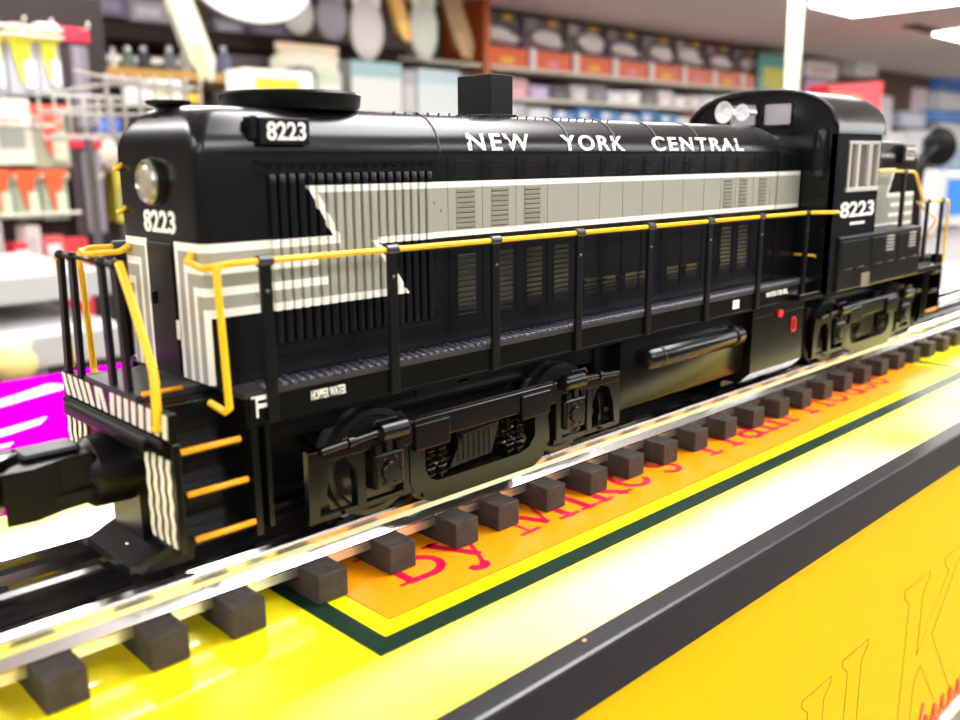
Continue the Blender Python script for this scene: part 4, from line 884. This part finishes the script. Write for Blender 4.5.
for kind, name, label, cat, grp, y, (x0, x1, z0, z1), dep, (c1, c2) in BG:
    w = x1-x0; h = z1-z0; xm = (x0+x1)/2
    t = thing(name, label, cat, (xm, y+dep/2, z0), grp)
    if cat == 'bottle' and y < 160 and x0 < 100: z0 = 21.05; h = z1-z0
    if name == 'clear_bag': z0 += .5; z1 += .5
    if kind == 'monitor': z0 = -6.6; h = z1-z0
    if kind == 'pack':
        M = MB(); M.box(x0, x1, y+.3, y+.5, z0, z1, .05); M.build('backing_card', W(tuple(v*.9 for v in c2)), t)
        M = MB(); M.prism([(x0+w*.08, y, z1-.1*h), (x1-w*.15, y, z1-.1*h), (xm+w*.12, y, z0+h*.25), (xm-w*.05, y, z0+h*.18)], (0, .35, 0)); M.build('contents', W(c1), t)
        M = MB(); M.box(x0, x1, y-.1, y+.3, z1-h*.14, z1, .05); M.build('header', W(c1), t)
        M = MB(); M.box(xm, x1-w*.1, y-.2, y+.3, z0+h*.1, z0+h*.55, .1); M.build('bubble', W(tuple(min(1, v*1.4) for v in c2)), t)
    elif kind == 'long':
        M = MB(); M.box(x0, x1, y+.3, y+.7, z0, z1, .05); M.build('backing_card', W((.05, .03, .035)), t)
        M = MB(); M.box(x0, x1, y-.1, y+.3, z1-h*.13, z1, .05); M.build('header', W(c1), t)
        M = MB(); M.box(xm-w*.18, x1-w*.12, y-.3, y+.3, z0+h*.03, z1-h*.17, .2); M.build('bubble', W(c2), t)
        M = MB(); M.box(xm-w*.02, xm+w*.10, y-.36, y-.2, z0+h*.06, z1-h*.2, .02); M.build('rods', W(tuple(min(1, v*1.5) for v in c2)), t)
    elif kind in ('box', 'panel', 'topband'):
        M = MB(); M.box(x0, x1, y, y+dep, z0, z1, .08); M.build('body', W(tuple(v*.72 for v in c2) if kind == 'topband' else c1), t)
        M = MB()
        if kind == 'topband': M.box(x0, x1, y-.05, y+.02, z1-h*.28, z1-.05)
        else: M.box(x0+w*.15, x1-w*.2, y-.05, y+.02, z0+h*.25, z1-h*.3)
        M.build('print_panel', W(tuple(v*.72 for v in c1) if kind == 'topband' else c2), t)
    elif kind == 'bottle':
        r = w/2*.9; M = MB(); M.lathe((xm, y+2, z0), (0, 0, 1), [(0, r*.9), (h*.05, r), (h*.6, r), (h*.75, r*.5), (h*.8, r*.4)], 16); smoothed(M.build('body', W(c1), t))
        M = MB(); M.cyl((xm, y+2, z0+h*.8), (xm, y+2, z1), r*.45, seg=12); M.build('cap', W(c2), t)
    elif kind == 'bag':
        M = MB(); M.ball((xm, y+1, z0+h*.45), 1, (w*.5, dep*.3, h*.46)); smoothed(M.build('pouch', W(c1), t))
        M = MB(); M.box(x0+w*.1, x1-w*.1, y+.8, y+1.1, z1-h*.22, z1, .05); M.build('header', W(c2), t)
    elif kind == 'slant':
        M = MB(); q = w*.5
        M.prism([(x0, y, z1), (x0+q, y, z1), (x1, y, z0+h*.25), (x1-w*.1, y, z0), (x0+w*.45, y, z0+h*.2)], (0, dep*.4, 0)); smoothed(M.build('pouch', W(c1), t))
        M = MB(); M.prism([(x0+w*.4, y-.1, z0+h*.4), (x0+w*.7, y-.1, z0+h*.4), (x1-w*.15, y-.1, z0+.05*h), (x1-w*.4, y-.1, z0+h*.05)], (0, .2, 0)); M.build('contents', W(c2), t)
    elif kind == 'basket':
        M = MB(); r = .12
        for z in (z0, z0+h*.5, z1-h*.15): M.tube([(x0, y, z), (x1, y, z), (x1, y+dep, z), (x0, y+dep, z), (x0, y, z)], r, 6)
        for i in range(7):
            xx = x0+w*i/6
            M.tube([(xx-.3, y-.8, z1), (xx, y, z1-h*.15), (xx, y, z0)], r, 6); M.tube([(xx, y+dep, z1-h*.15), (xx, y+dep, z0)], r, 6)
        for i in range(4): M.tube([(x0-1.4+i*.5, y+i*2, z1+.25*i), (x1, y+i*2, z1-h*.15)], .12, 6)
        M.build('wires', W(c1), t)
        M = MB(); M.box(xm-.3, xm+.3, y+dep-.6, y+dep, FL+.02, z0); M.build('post', W((.1, .09, .08)), t)
    elif kind == 'oval':
        M = MB(); P = [(xm+w/2*math.cos(a*math.pi/24), z0+h/2+h/2*math.sin(a*math.pi/24)) for a in range(48)]
        M.xz(P, y+.3, y+1.2); M.build('rim', W(c2), t)
        M = MB(); M.xz([(xm+(x-xm)*.96, z0+h/2+(z-z0-h/2)*.94) for x, z in P], y, y+.31); M.build('board', W((.85, .82, .80)), t)
        M = MB(); M.xz([(xm+(x-xm)*.82, z0+h/2+(z-z0-h/2)*.76) for x, z in P], y-.05, y+.01); M.build('inner_field', W((.84, .74, .72)), t)
    elif kind == 'signbox':
        M = MB(); M.prism([(x0, y, z0), (x1, y, z0), (x1, y, z1), (x0+w*.0, y, z0+h*.8)], (0, dep, 0)); M.build('body', W(c1), t)
        M = MB(); M.prism([(x0+w*.04, y-.05, z0+h*.1), (x0+w*.5, y-.05, z0+h*.1), (x0+w*.62, y-.05, z0+h*.62), (x0+w*.04, y-.05, z0+h*.62)], (0, .1, 0)); M.build('yellow_print', W(c2), t)
        M = MB(); M.prism([(x0+w*.2, y-.08, z0+h*.2), (x0+w*.7, y-.08, z0+h*.1), (x0+w*.75, y-.08, z0+h*.5), (x0+w*.3, y-.08, z0+h*.45)], (0, .1, 0)); M.build('orange_print', W((.92, .22, .03)), t)
    elif kind == 'monitor':
        M = MB(); M.box(x0, x1, y, y+dep, z0, z1, .2); M.build('bezel', W(c1), t)
        M = MB(); M.box(x0+w*.13, x1-w*.1, y-.03, y+.02, z0+h*.18, z1-h*.12); M.build('screen', mat('blue_screen', (.03, .16, .5), .3, emit=.8), t)
        M = MB(); M.box(xm-1, xm+1, y+1, y+2, -6.9, z0, .1) if z0 > -6.5 else None; M.box(xm-4, xm+4, y-1, y+4, -6.99, -6.7, .1); M.build('stand', W(c1), t)
# ================================================================ LIGHT, CAMERA
w = bpy.data.worlds.new('shop_air'); bpy.context.scene.world = w; w.use_nodes = True
bg = w.node_tree.nodes['Background']; bg.inputs['Color'].default_value = (.93, .96, 1., 1); bg.inputs['Strength'].default_value = WORLD
cam = bpy.data.cameras.new('camera'); co = bpy.data.objects.new('camera', cam); COL.objects.link(co)
A_, B_, C_ = .7700, .2180, -.0080
ca, sa, cb, sb, cc, sc_ = math.cos(A_), math.sin(A_), math.cos(B_), math.sin(B_), math.cos(C_), math.sin(C_)
f_ = Vector((sa*cb, ca*cb, -sb)); r_ = Vector((ca, -sa, 0)); u_ = r_.cross(f_)
r2 = r_*cc+u_*sc_; u2 = u_*cc-r_*sc_
m = Matrix((r2, u2, -f_)).transposed().to_4x4(); m.translation = Vector((-2.502, -8.409, 5.153))*SC
co.matrix_world = m
cam.sensor_width = 36; cam.lens = 36*904.16/960; cam.clip_start = .005; cam.clip_end = 60
cam.dof.use_dof = True; cam.dof.focus_distance = 13.2*SC; cam.dof.aperture_fstop = FSTOP
bpy.context.scene.camera = co
sc = bpy.context.scene
sc.view_settings.view_transform = 'Standard'; sc.view_settings.look = 'None'; sc.view_settings.gamma = 1; sc.view_settings.exposure = EXPO
try: sc.view_settings.use_curve_mapping = False
except Exception: pass
for o in bpy.data.objects:
    if '_org' in o: del o['_org']
